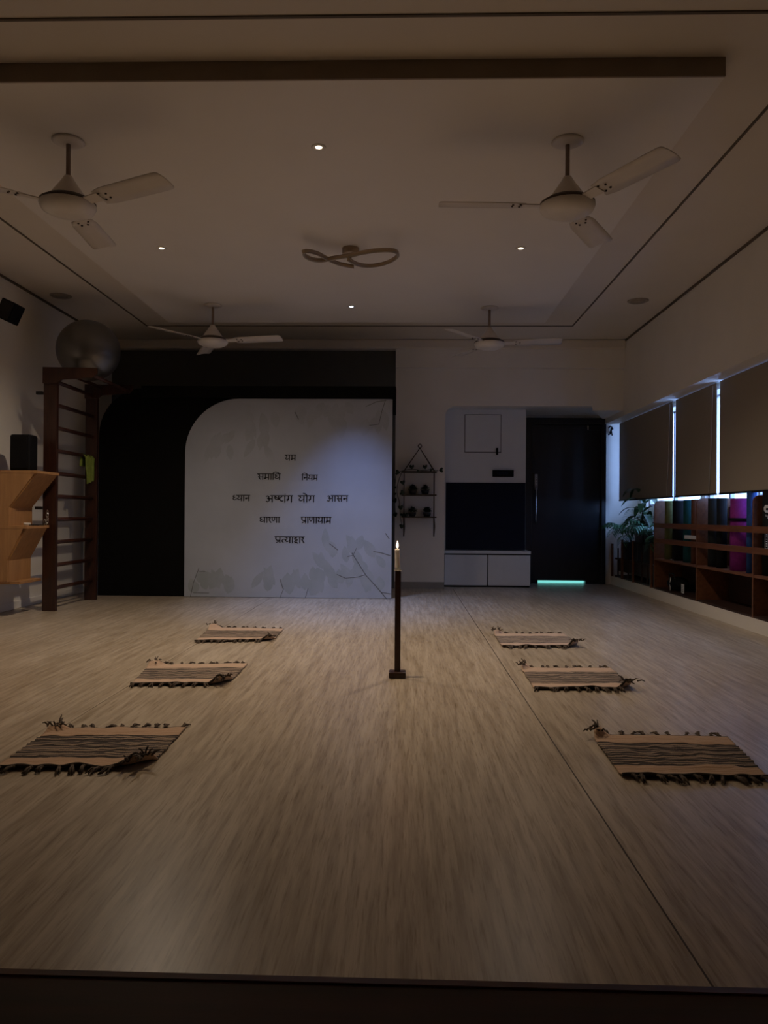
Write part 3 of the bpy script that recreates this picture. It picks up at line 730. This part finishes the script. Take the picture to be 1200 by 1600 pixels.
# upper wall speaker
p = aty(15, 487, 6.7)
t = thing('tilted_speaker', 'small black tilted speaker mounted high on the left wall near the ceiling', 'speaker', tuple(p))
c0, s0 = math.cos(R(-24)), math.sin(R(-24))
def rp(u, v, y): return (p.x + u * c0 - v * s0, y, p.z + u * s0 + v * c0)
m = MB(); hw, hh = .066, .088
m.hexa([rp(-hw, -hh, 6.62), rp(hw, -hh, 6.62), rp(hw, hh, 6.62), rp(-hw, hh, 6.62)], [rp(-hw, -hh, 6.80), rp(hw, -hh, 6.80), rp(hw, hh, 6.80), rp(-hw, hh, 6.80)])
m.build('body', BLK, t, bevel=.010)
m = MB(); hw, hh = .056, .078
m.hexa([rp(-hw, -hh, 6.612), rp(hw, -hh, 6.612), rp(hw, hh, 6.612), rp(-hw, hh, 6.612)], [rp(-hw, -hh, 6.622), rp(hw, -hh, 6.622), rp(hw, hh, 6.622), rp(-hw, hh, 6.622)])
m.build('grille', BLKM, t)
m = MB(); m.tube([(p.x - .05, 6.74, p.z + .03), (p.x - .12, 6.75, p.z + .02), (-3.695, 6.76, p.z + .02)], .012); m.box(-3.70, -3.685, 6.72, 6.80, p.z - .05, p.z + .07); m.build('bracket', BLKM, t)

# ------------------------------------------------------------------ hanging rope shelf with plants
def hp(x, y, Y=9.5): return aty(600 + x / 9.41, 680 + y / 9.41, Y)
HS = 9.50
top = hp(528, 190, HS)
t = thing('hanging_shelf', 'three-tier rope-hung wall shelf on the white wall right of the banner', 'shelf', (top.x, HS, hp(500, 1200).z))
YS0, YS1 = 9.44, 9.585
m = MB(); cc = hp(528, 160, HS)
m.tube([(cc.x + .022 * math.cos(a), HS, cc.z + .024 * math.sin(a)) for a in [i * PI / 8 for i in range(17)]], .005, n=6)
m.build('ring', ROPE, t)
xa = hp(300, 0).x; xb = hp(742, 0).x; z1 = hp(500, 535).z; z2 = hp(500, 875).z; z3 = hp(500, 1200).z; z4 = hp(500, 1490).z
tp = Vector((cc.x, HS, cc.z - .025))
for (x, yy) in ((xa, YS0 + .02), (xa, YS1 - .02), (xb, YS0 + .02), (xb, YS1 - .02)):
    MB().tube([tp, (x, yy, z1 + .01), (x, yy, z2), (x, yy, z3), (x, yy, z3 - .03)], .0055, n=6).build('rope', ROPE, t)
for x in (xa, xb): MB().tube([(x, HS, z3 - .01), (x + .004, HS, (z3 + z4) / 2), (x, HS, z4)], [.009, .012, .007], n=6).build('tassel', ROPE, t)
for z, w_ in ((z1, .012), (z2, .012), (z3, .012)): box(xa - .03, xb + .03, YS0, YS1, z - .012, z + .004).build('shelf_board', ROPE, t)
spots = [(425, 865, 'left one on the middle board'), (603, 865, 'right one on the middle board'), (415, 1190, 'left one on the lowest board'), (632, 1190, 'right one on the lowest board')]
zt = (z2, z2, z3, z3)
def make_pp(seed):
    r_ = random.Random(seed)
    root = thing('potted_plant', 'x', 'plant', (0, 0, 0), 'small potted plants on the hanging shelf')
    MB().lathe([(0, 0), (.035, 0), (.046, .03), (.050, .052), (.044, .052), (.04, .04), (0, .04)], n=20).build('pot', POT, root)
    m = MB()
    for k in range(70):
        a = r_.uniform(0, 2 * PI); e = r_.uniform(.05, 1.4); L = r_.uniform(.055, .075)
        d_ = Vector((math.cos(a) * math.cos(e), math.sin(a) * math.cos(e), math.sin(e)))
        sd = d_.cross(Vector((0, 0, 1))).normalized() * .012
        b = Vector((0, 0, .052)) + d_ * .015; e_ = Vector((0, 0, .055)) + d_ * L * 1.05; md = b.lerp(e_, .6)
        m.add([b, md + sd, e_, md - sd, md + Vector((0, 0, .006))], [(0, 1, 4), (1, 2, 4), (2, 3, 4), (3, 0, 4)])
    m.build('foliage', DKLEAF, root); return root
for k, (x, y, lab) in enumerate(spots):
    pp = make_pp(k); P = hp(x, y, 9.51); pp.location = (P.x, 9.51, zt[k] + .0045)
    pp['label'] = 'small dark bushy potted plant, ' + lab + ' of the hanging shelf'
# trailing vine
vn = thing('trailing_vine', 'dark trailing heart-leaf vine draped over the hanging rope shelf and down its left side', 'plant', (xa, 9.47, z1))
def V(x, y, Y=9.43): return hp(x, y, Y)
stems = [[(800, 525), (700, 505), (560, 520), (420, 500), (280, 525), (240, 600), (200, 720), (190, 850), (230, 1000), (240, 1200), (265, 1330)], [(280, 525), (190, 560), (165, 700), (160, 850), (160, 1000), (165, 1160)]]
m = MB()
for s_ in stems: m.tube(smooth_path([V(*q) for q in s_], 3), .004, n=5)
m.build('stem', DKLEAF, vn)
def heart(c, r, ang, nrm_tilt):
    pts = [(0, .25), (.35, .62), (.8, .55), (.95, .1), (.6, -.5), (0, -1.05), (-.6, -.5), (-.95, .1), (-.8, .55), (-.35, .62)]
    vs = [c + Vector((0, -.008, 0))]
    for u, v in pts:
        uu = u * math.cos(ang) - v * math.sin(ang); vv = u * math.sin(ang) + v * math.cos(ang)
        vs.append(c + Vector((uu * r * math.cos(nrm_tilt), uu * r * math.sin(nrm_tilt) + .25 * r * abs(v) * .5, vv * r)))
    return vs, [(0, i, i % 10 + 1) for i in range(1, 11)]
leaves = [(408, 460, 0), (603, 460, .1), (195, 545, 1.4), (845, 512, -1.5), (275, 690, .3), (262, 845, 1.2), (165, 765, .2), (160, 860, 0), (158, 958, .5), (245, 1058, .2), (165, 1165, .4), (275, 1170, .2), (260, 1335, -.2), (495, 525, 1.5), (690, 512, 1.4), (320, 1170, .3)]
for k, (x, y, a) in enumerate(leaves):
    sz = .034 if k not in (13, 14, 6, 7) else .020
    vs, fs = heart(V(x, y, 9.42), sz, a, random.uniform(-.5, .5)); MB().add(vs, fs, False).build('leaf', DKLEAF, vn)

# ------------------------------------------------------------------ candle stand, candle and flame
sx, sy = -.034, 4.36
t = thing('candle_stand', 'tall thin dark wooden candle stand on the floor in the room centre', 'candle stand', (sx, sy, 0))
box(sx - .048, sx + .048, sy - .048, sy + .048, 0, .034).build('base', REDWOOD, t, bevel=.007)
box(sx - .0165, sx + .0165, sy - .0165, sy + .0165, .032, .600).build('post', REDWOOD, t, bevel=.002)
MB().lathe([(0, .598), (.017, .598), (.019, .604), (.024, .607), (.0245, .610), (.018, .609), (0, .606)], (sx, sy, 0), n=24).build('drip_cup', CHROME, t)
t = thing('candle', 'white lit taper candle burning on top of the wooden stand', 'candle', (sx, sy, .610))
pts = []; rs = []
for k in range(9):
    u = k / 8; pts.append((sx - .0015 - .004 * u, sy, .610 + .116 * u)); rs.append(.0150 - .0020 * u + .0006 * math.sin(u * 14))
MB().tube(pts, rs, n=18).build('wax', WAX, t)
MB().tube([(sx - .0055, sy, .724), (sx - .005, sy, .731), (sx - .004, sy, .737)], .0012, n=6).build('wick', WICK, t)
FL = emit('candle_flame', (1.0, 0.56, 0.36), 7.0)
MB().lathe([(0, .730), (.0042, .734), (.0068, .741), (.0066, .748), (.0045, .758), (.0018, .768), (0, .774)], (sx - .005, sy, 0), n=16).build('flame', FL, t)
light('candle_flame_light', 'POINT', (sx - .005, sy, .755), .9, (1.0, .52, .30), shadow_soft_size=.008)

# ------------------------------------------------------------------ rugs
def make_rug(label, BL, BR, FR, FL_, material, seed, curls, ruck=.006):
    """corners on the floor; curls = list of (corner u, corner v, size, height)"""
    r_ = random.Random(seed)
    c = [atz(*q) for q in (BL, BR, FR, FL_)]
    ctr = sum(c, Vector()) / 4
    t = thing('rug', label, 'rug', (ctr.x, ctr.y, 0), 'small handwoven striped floor rugs')
    nu, nv = 56, 44
    def P(u, v):
        b = c[0].lerp(c[1], u); f = c[3].lerp(c[2], u); p = b.lerp(f, v)
        q = Vector((u * 3 + seed * 7, v * 7, seed))
        n = noise.noise(q); n2 = noise.noise(Vector((u * 9, v * 16, seed + 5)))
        edge = min(1, 6 * min(u, 1 - u) + .25)
        z = .011 + ruck * (n * .9 + .45 * n2) * edge
        if .2 < v < .8: z += ruck * .5 * math.sin(v * 70 + 3 * n)
        if v > .93: z += .010 * (v - .93) / .07 * (.6 + .7 * noise.noise(Vector((u * 8, seed, 2))))
        p.x += .006 * noise.noise(Vector((v * 6, seed, 1))); p.y += .006 * noise.noise(Vector((u * 5, seed, 3)))
        for (cu, cv, sz, hgt) in curls:
            du = abs(u - cu); dv = abs(v - cv); s_ = 1 - (du + dv * .9) / sz
            if s_ > 0:
                z += hgt * min(1, 1.7 * s_) ** 1.4
                inward = (ctr - p).normalized(); p += inward * (.10 * sz * 1.4) * s_ ** 1.6
                if s_ > .6: z -= hgt * .35 * (s_ - .6) / .4
        p.z = max(z, .006); return p
    vs = [P(i / nu, j / nv) for j in range(nv + 1) for i in range(nu + 1)]
    off = Vector((ctr.x, ctr.y, 0)); me = bpy.data.meshes.new('weave')
    fs = [(j * (nu + 1) + i, (j + 1) * (nu + 1) + i, (j + 1) * (nu + 1) + i + 1, j * (nu + 1) + i + 1) for j in range(nv) for i in range(nu)]
    me.from_pydata([v - off for v in vs], [], fs)
    ul = me.uv_layers.new(name='UVMap')
    for lp in me.loops:
        k = lp.vertex_index; ul.data[lp.index].uv = ((k % (nu + 1)) / nu, 1 - (k // (nu + 1)) / nv)
    me.polygons.foreach_set('use_smooth', [True] * len(fs)); me.materials.append(material)
    o = bpy.data.objects.new('weave', me); scene.collection.objects.link(o); o.parent = t
    sd = o.modifiers.new('thick', 'SOLIDIFY'); sd.thickness = .005; sd.offset = -1
    # dark bound edges
    m = MB(); m.tube([P(u / 40, 1.0) + Vector((0, -.004, -.002)) for u in range(41)], .0062, n=7); m.build('bound_edge', CUFF, t)
    m = MB(); m.tube([P(u / 40, 0.0) + Vector((0, .003, -.003)) for u in range(41)], .0035, n=6); m.build('bound_edge', CUFF, t)
    # knotted tassels
    nt_ = 11
    for row in (1, 0):
        for k in range(nt_):
            u = (k + .5 + r_.uniform(-.22, .22)) / nt_
            b = P(u, row)
            dirv = Vector((r_.uniform(-.5, .5), -1 if row else 1, 0)).normalized()
            L = r_.uniform(.035, .055)
            lift = max(0, b.z - .02)
            m = MB()
            kn = b + dirv * .010; kn.z = max(.008, b.z * .8)
            m.sphere(kn, .0085, (1, 1, .8), n=8, m=6)
            for q in range(5):
                e_ = kn + dirv * L + Vector((r_.uniform(-.014, .014), r_.uniform(-.008, .008), 0))
                if lift > .01: e_.z = kn.z + r_.uniform(-.005, .03)
                else: e_.z = .004 + r_.uniform(0, .004)
                md = kn.lerp(e_, .5); md.z += r_.uniform(.002, .010)
                m.tube([kn, md, e_], [.0045, .004, .0025], n=5)
            m.build('tassel', TASS, t)
    # tufts on raised corners
    for (cu, cv, sz, hgt) in curls:
        b = P(cu, cv); m = MB()
        for q in range(8):
            dr = Vector((r_.uniform(-1, 1), r_.uniform(-.7, .7), r_.uniform(.0, .7))).normalized() * r_.uniform(.022, .042)
            st = b + Vector((r_.uniform(-.04, .04), r_.uniform(-.015, .015), 0)); st.z = max(st.z, .008)
            m.tube([st, st + dr * .6 + Vector((0, 0, .004)), st + dr + Vector((0, 0, -.004))], [.004, .0035, .0018], n=5)
        m.build('tuft', TASS, t)
    return t
make_rug('dark-striped rug nearest the camera on the left', (80, 1142), (290, 1140), (232, 1203), (-8, 1203), RUG_DARK, 1, [(1, 1, .20, .046), (0, 0, .15, .022)], .008)
make_rug('dark-striped rug nearest the camera on the right', (924, 1151), (1137, 1155), (1202, 1219), (972, 1216), RUG_DARK, 2, [(0, 0, .14, .035)], .008)
make_rug('striped rug in the middle of the left row', (234, 1041), (387, 1039), (357, 1071), (204, 1072), RUG_MID, 3, [(1, 1, .22, .040), (0, 0, .20, .030)], .006)
make_rug('striped rug in the middle of the right row', (814, 1046), (955, 1046), (992, 1079), (835, 1078), RUG_MID, 4, [(1, 1, .18, .045), (0, 0, .12, .030)], .006)
make_rug('striped rug farthest back in the left row', (329, 982), (443, 984), (427, 1002), (304, 1004), RUG_MID, 5, [(1, 1, .15, .032), (0, 0, .17, .034)], .006)
make_rug('pale striped rug farthest back in the right row', (771, 991.5), (882, 992), (907, 1012), (785, 1012), RUG_PALE, 6, [(1, 1, .18, .045), (0, 0, .16, .035)], .005)

# ------------------------------------------------------------------ roller blinds
XB = 2.86
bl_spans = [(8.285, 10.32, 'roller blind farthest away, over the potted plants'), (7.13, 8.20, 'narrow roller blind in the middle between the two light gaps'), (5.01, 7.06, 'roller blind nearest the camera, cut by the right frame edge')]
for (y0, y1, lab) in bl_spans:
    t = thing('roller_blind', 'closed beige ' + lab, 'blind', (XB, (y0 + y1) / 2, 1.13), 'closed beige roller blinds on the window wall')
    MB().box(XB, XB + .004, y0, y1, 1.135, UB - .01).build('fabric', BLIND, t)
    MB().tube([(XB + .03, y0 + .01, UB - .035), (XB + .03, (y0 + y1) / 2, UB - .035), (XB + .03, y1 - .01, UB - .035)], .03, n=12).build('roller', BLIND, t)
    MB().box(XB - .006, XB + .010, y0, y1, 1.122, 1.140).build('bottom_bar', BLKM, t, bevel=.003)
    MB().tube([(XB - .01, y0 + .06, UB - .03), (XB - .012, y0 + .09, 1.6), (XB - .01, y0 + .15, 1.15)], .003, n=5).build('pull_cord', CORD, t)
# ------------------------------------------------------------------ mat shelving
ZB = .112
divs = [8.70, 7.455, 6.262, 5.07]
for i in range(3):
    y1, y0 = divs[i], divs[i + 1]
    labs = ['brown wooden shelf unit holding olive and teal mats, next to the plants', 'brown wooden shelf unit holding the purple mat', 'brown wooden shelf unit at the right edge holding black mats']
    t = thing('mat_shelf', labs[i], 'shelf', (2.95, (y0 + y1) / 2, ZB), 'joined wooden mat shelf units')
    ty = y1
    prof = [(2.80, ZB), (3.12, ZB), (3.12, 1.10), (2.86, 1.10)] + [(2.86 - .06 * math.sin(R(a)), 1.04 + .06 * math.cos(R(a))) for a in range(15, 91, 15)]
    MB().prism(prof, 'y', ty - .022, ty - .001).build('side_panel', SHELFW, t)
    if i == 2: MB().prism(prof, 'y', y0, y0 + .022).build('side_panel', SHELFW, t)
    box(2.803, 3.12, y0, y1 - .022, .435, .457).build('shelf_board', SHELFW, t)
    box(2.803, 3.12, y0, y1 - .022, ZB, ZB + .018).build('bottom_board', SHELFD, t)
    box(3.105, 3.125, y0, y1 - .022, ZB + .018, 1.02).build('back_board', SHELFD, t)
    box(2.800, 2.818, y0, y1 - .022, .795, .848).build('rail', SHELFW, t)
    box(2.800, 2.818, y0, y1 - .022, .627, .678).build('rail', SHELFW, t)
def mat_roll(color, y, lab, r=.07, h=.635, x=2.90, strap=False, zb=.4575):
    t = thing('yoga_mat', lab, 'mat', (x, y, zb), 'rolled mats standing in the shelves')
    m = MB(); turns = 4.5; n = 110; th = r / (turns + .4) * .8; vs = []
    for i in range(n + 1):
        a = turns * 2 * PI * i / n; ra = r * (.10 + .90 * i / n)
        for rr_ in (ra, ra - th * .8):
            for z in (0, h): vs.append((x + rr_ * math.cos(a + 2.2), y + rr_ * math.sin(a + 2.2), zb + z))
    fs = []
    for i in range(n):
        q = i * 4; p_ = q + 4
        fs += [(q, p_, p_ + 1, q + 1), (q + 2, q + 3, p_ + 3, p_ + 2), (q + 1, p_ + 1, p_ + 3, q + 3), (q, q + 2, p_ + 2, p_)]
    fs += [(0, 1, 3, 2), (n * 4, n * 4 + 2, n * 4 + 3, n * 4 + 1)]
    m.add(vs, fs, True); m.build('roll', MATC[color], t)
    if strap:
        MB().lathe([(r + .001, zb + .43), (r + .004, zb + .43), (r + .004, zb + .455), (r + .001, zb + .455), (r + .001, zb + .43)], (x, y, 0), n=32).build('strap', BLK, t)
    return t
def yx(px_): return atx(px_, 860, 2.85).y
mat_roll('olive', yx(1041), 'slim olive green rolled mat at the plant end of the shelves', r=.055, x=2.885)
mat_roll('black', yx(1053), 'black rolled mat between the olive and teal mats', r=.085, x=2.915)
mat_roll('teal', yx(1070), 'teal rolled mat in the first shelf unit', r=.085, x=2.915)
mat_roll('brown', yx(1082.5), 'rust brown rolled mat at the end of the first shelf unit', r=.05, x=2.88)
mat_roll('grey', yx(1108), 'charcoal rolled mat left of the magenta mat', r=.075, x=2.91)
mat_roll('black', yx(1121), 'black rolled mat right beside the magenta mat', r=.05, x=2.89)
mat_roll('magenta', yx(1145), 'thick magenta-purple rolled mat with a black strap', r=.138, x=2.962, h=.625, strap=True)
mat_roll('blue', yx(1170), 'blue rolled mat at the right end of the middle shelf unit', r=.045, x=2.875, h=.675)
a_ = mat_roll('black', yx(1193), 'black rolled mat with white round logo at the right frame edge', r=.085, x=2.925, h=.68)
t = a_
m = MB(); m.lathe([(0, 0), (.030, 0), (.030, .003), (0, .003)], (0, 0, 0), n=20, axis='x')
Lp = MB(); pc = Vector((2.925, yx(1193), .4575))
dv = Vector((-.83, -.56, 0)).normalized(); sdv = Vector((-dv.y, dv.x, 0))
def patch(u0, u1, v0, v1): 
    n_ = 5; vs = []; r_ = .0865
    for i in range(n_ + 1):
        a = u0 + (u1 - u0) * i / n_
        for v in (v0, v1):
            q = pc + dv * r_ * math.cos(a / r_) + sdv * r_ * math.sin(a / r_); q.z = pc.z + v; vs.append(q)
    Lp.add(vs, [(2 * i, 2 * i + 2, 2 * i + 3, 2 * i + 1) for i in range(n_)])
for k in range(10):
    v0 = -.03 + k * .006; hw = math.sqrt(max(0, .031 ** 2 - (v0 + .003) ** 2))
    if k in (3, 4, 5): patch(-hw, -.010, .53 + v0, .53 + v0 + .006); patch(.012, hw, .53 + v0, .53 + v0 + .006)
    else: patch(-hw, hw, .53 + v0, .53 + v0 + .006)
patch(-.012, .012, .47, .476); patch(-.012, -.006, .47, .485); patch(.002, .012, .455, .462)
patch(-.018, -.013, .22, .345); patch(.008, .013, .22, .345); patch(-.018, .013, .345, .351); patch(-.018, .013, .214, .22)
for k in range(6): patch(-.008, .004, .232 + k * .018, .240 + k * .018)
Lp.build('logo', WHITEL, t)
# black bag in a lower compartment
bgp = atx(1058, 918, 2.92)
t = thing('bag', 'black fabric bag with a white tag in the lower compartment of the first shelf unit', 'bag', (2.93, bgp.y, .13))
m = MB(); m.sphere((2.93, bgp.y, .205), .1, (.95, 2.1, .75), n=24, m=14); m.build('body', BLK, t)
MB().tube([(2.87, bgp.y - .1, .25), (2.86, bgp.y - .06, .31), (2.86, bgp.y + .06, .31), (2.87, bgp.y + .1, .25)], .008, n=6).build('handle', BLKM, t)
p = atx(1067, 920, 2.825)
m = MB(); m.box(2.822, 2.826, p.y - .035, p.y + .035, p.z - .045, p.z + .045); m.build('tag', WHITEL, t)
m = MB()
for k in range(4): m.box(2.8205, 2.8222, p.y - .02, p.y + .02, p.z - .028 + k * .017, p.z - .021 + k * .017)
m.build('tag_print', INK, t)
p = atx(1046, 906, 2.83); tag(MB().tube([(2.84, p.y, .1305), (2.842, p.y + .01, .2), (2.845, p.y + .006, .27)], .006, n=6).build('yoga_strap', CORD), 'thin pale strap end standing beside the black bag on the shelf', 'strap')
p = atx(1050, 874, 2.84); tag(MB().tube([(2.84, p.y - .05, .463), (2.845, p.y - .02, .466), (2.838, p.y + .02, .464), (2.85, p.y + .06, .463)], .0055, n=6).build('cord', CORD), 'pale cord end lying at the foot of the black rolled mat', 'cord')
p = atx(1074, 836, 2.83); 
tag(box(2.822, 2.838, 7.50, 7.82, .7, .735).build('foam_roller_box', WHITEL), 'narrow pale cardboard strip behind the rails in front of the teal mat', 'cardboard')

# ------------------------------------------------------------------ plant stand and plants
t = thing('plant_stand', 'dark slatted wooden plant stand on the kerb between the door and the shelves', 'plant stand', (2.95, 9.5, ZB))
for px_ in (957.5, 973, 990, 1018.5):
    y = atx(px_, 880, 2.82).y; box(2.80, 2.825, y - .014, y + .014, ZB, .62 if px_ > 960 else .55).build('post', SHELFW, t)
for px_ in (953, 966, 982, 1003, 1012):
    y = atx(px_, 880, 2.84).y; box(2.83, 2.845, y - .01, y + .01, ZB, .5).build('post', SHELFD, t)
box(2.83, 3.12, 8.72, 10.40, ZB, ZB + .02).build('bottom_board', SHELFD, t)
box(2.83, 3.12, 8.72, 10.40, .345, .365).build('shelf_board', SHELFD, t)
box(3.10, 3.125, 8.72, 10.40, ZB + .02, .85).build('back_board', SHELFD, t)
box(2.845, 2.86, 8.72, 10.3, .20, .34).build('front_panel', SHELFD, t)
PB = .366
def pot(y, x, r, h, t): MB().box(x - r, x + r, y - r, y + r, PB, PB + h).build('pot', POT, t, bevel=.008); MB().box(x - r + .01, x + r - .01, y - r + .01, y + r - .01, PB + h, PB + h + .004).build('soil', SOIL, t)
def blade(m, base, d0, L, W, droop, fold=.15, n=8, twist=0):
    d0 = d0.normalized(); sd = d0.cross(Vector((0, 0, 1)))
    if sd.length < .1: sd = Vector((1, 0, 0))
    sd.normalize(); p = base.copy(); d = d0.copy(); vs = []
    for i in range(n + 1):
        u = i / n; w_ = W * math.sin(PI * min(1, u * .94 + .06)) ** .75 * (1 - .3 * u) + .0006
        upv = sd.cross(d).normalized()
        vs += [p - sd * w_ + upv * fold * w_, p.copy(), p + sd * w_ + upv * fold * w_]
        d = (d + Vector((0, 0, -droop / n))).normalized(); p = p + d * (L / n)
    fs = []
    for i in range(n):
        q = i * 3; fs += [(q, q + 3, q + 4, q + 1), (q + 1, q + 4, q + 5, q + 2)]
    m.add(vs, fs, True)
# tall broad-leaf plant
r_ = random.Random(11)
def clampx(m, lo=2.60, hi=3.10, ylo=8.74, yhi=10.42):
    for v in m.v:
        v.x = min(max(v.x, lo), hi); v.y = min(max(v.y, ylo), yhi)
def broad_plant(y, x, ztop, lab, n=13, L=.34, seed=1):
    r_ = random.Random(seed)
    t = thing('potted_plant', lab, 'plant', (x, y, PB))
    pot(y, x, .105, .24, t)
    st = MB(); z0 = PB + .24; fm = MB()
    st.tube([(x, y, z0), (x - .01, y + .01, (z0 + ztop) / 2), (x, y, ztop)], [.012, .010, .006], n=8)
    st.build('stem', DKLEAF, t)
    for k in range(n):
        u = k / (n - 1); z = z0 + .12 + (ztop - z0 - .12) * u; a = k * 2.4 + .4
        blade(fm, Vector((x, y, z)), Vector((math.cos(a) * .6, math.sin(a), .75 + .5 * u)), L * r_.uniform(.8, 1.1), .050, 2.3, n=9)
    clampx(fm); fm.build('foliage', LEAFB, t)
broad_plant(9.47, 2.92, 1.20, 'tall broad-leaf potted plant in front of the farthest blind', 20, .42, 4)
def palm_plant(y, x, lab, seed, nf=9, L=.45):
    r_ = random.Random(seed)
    t = thing('potted_plant', lab, 'plant', (x, y, PB)); pot(y, x, .10, .22, t); fm = MB(); st = MB()
    b = Vector((x, y, PB + .22))
    for k in range(nf):
        a = k * 2.4 + seed; el = r_.uniform(1.0, 2.4); d = Vector((math.cos(a) * .55 - .35, math.sin(a), el)).normalized(); p = b.copy(); path = [p.copy()]; LL = L * r_.uniform(.8, 1.15); n = 12
        for i in range(n):
            d = (d + Vector((0, 0, -.10 - .05 * i / n * 2))).normalized(); p = p + d * LL / n * 1.2; path.append(p.copy())
            if i > 2:
                sd = d.cross(Vector((0, 0, 1))).normalized()
                for s_ in (-1, 1):
                    blade(fm, p, sd * s_ * 1.0 + d * .8 + Vector((0, 0, .1)), .13 * 1.15 * (1 - .5 * abs(i / n - .45)), .0125, 1.1, n=4)
        st.tube(path, [.005] * 4 + [.003] * (len(path) - 4), n=5)
    clampx(fm, 2.58); clampx(st, 2.58); st.build('stem', DKLEAF, t); fm.build('foliage', LEAFG, t)
palm_plant(9.98, 2.92, 'feathery palm potted plant closest to the door', 1, 11, .46)
palm_plant(9.10, 2.93, 'feathery palm potted plant beside the mat shelves', 5, 15, .46)
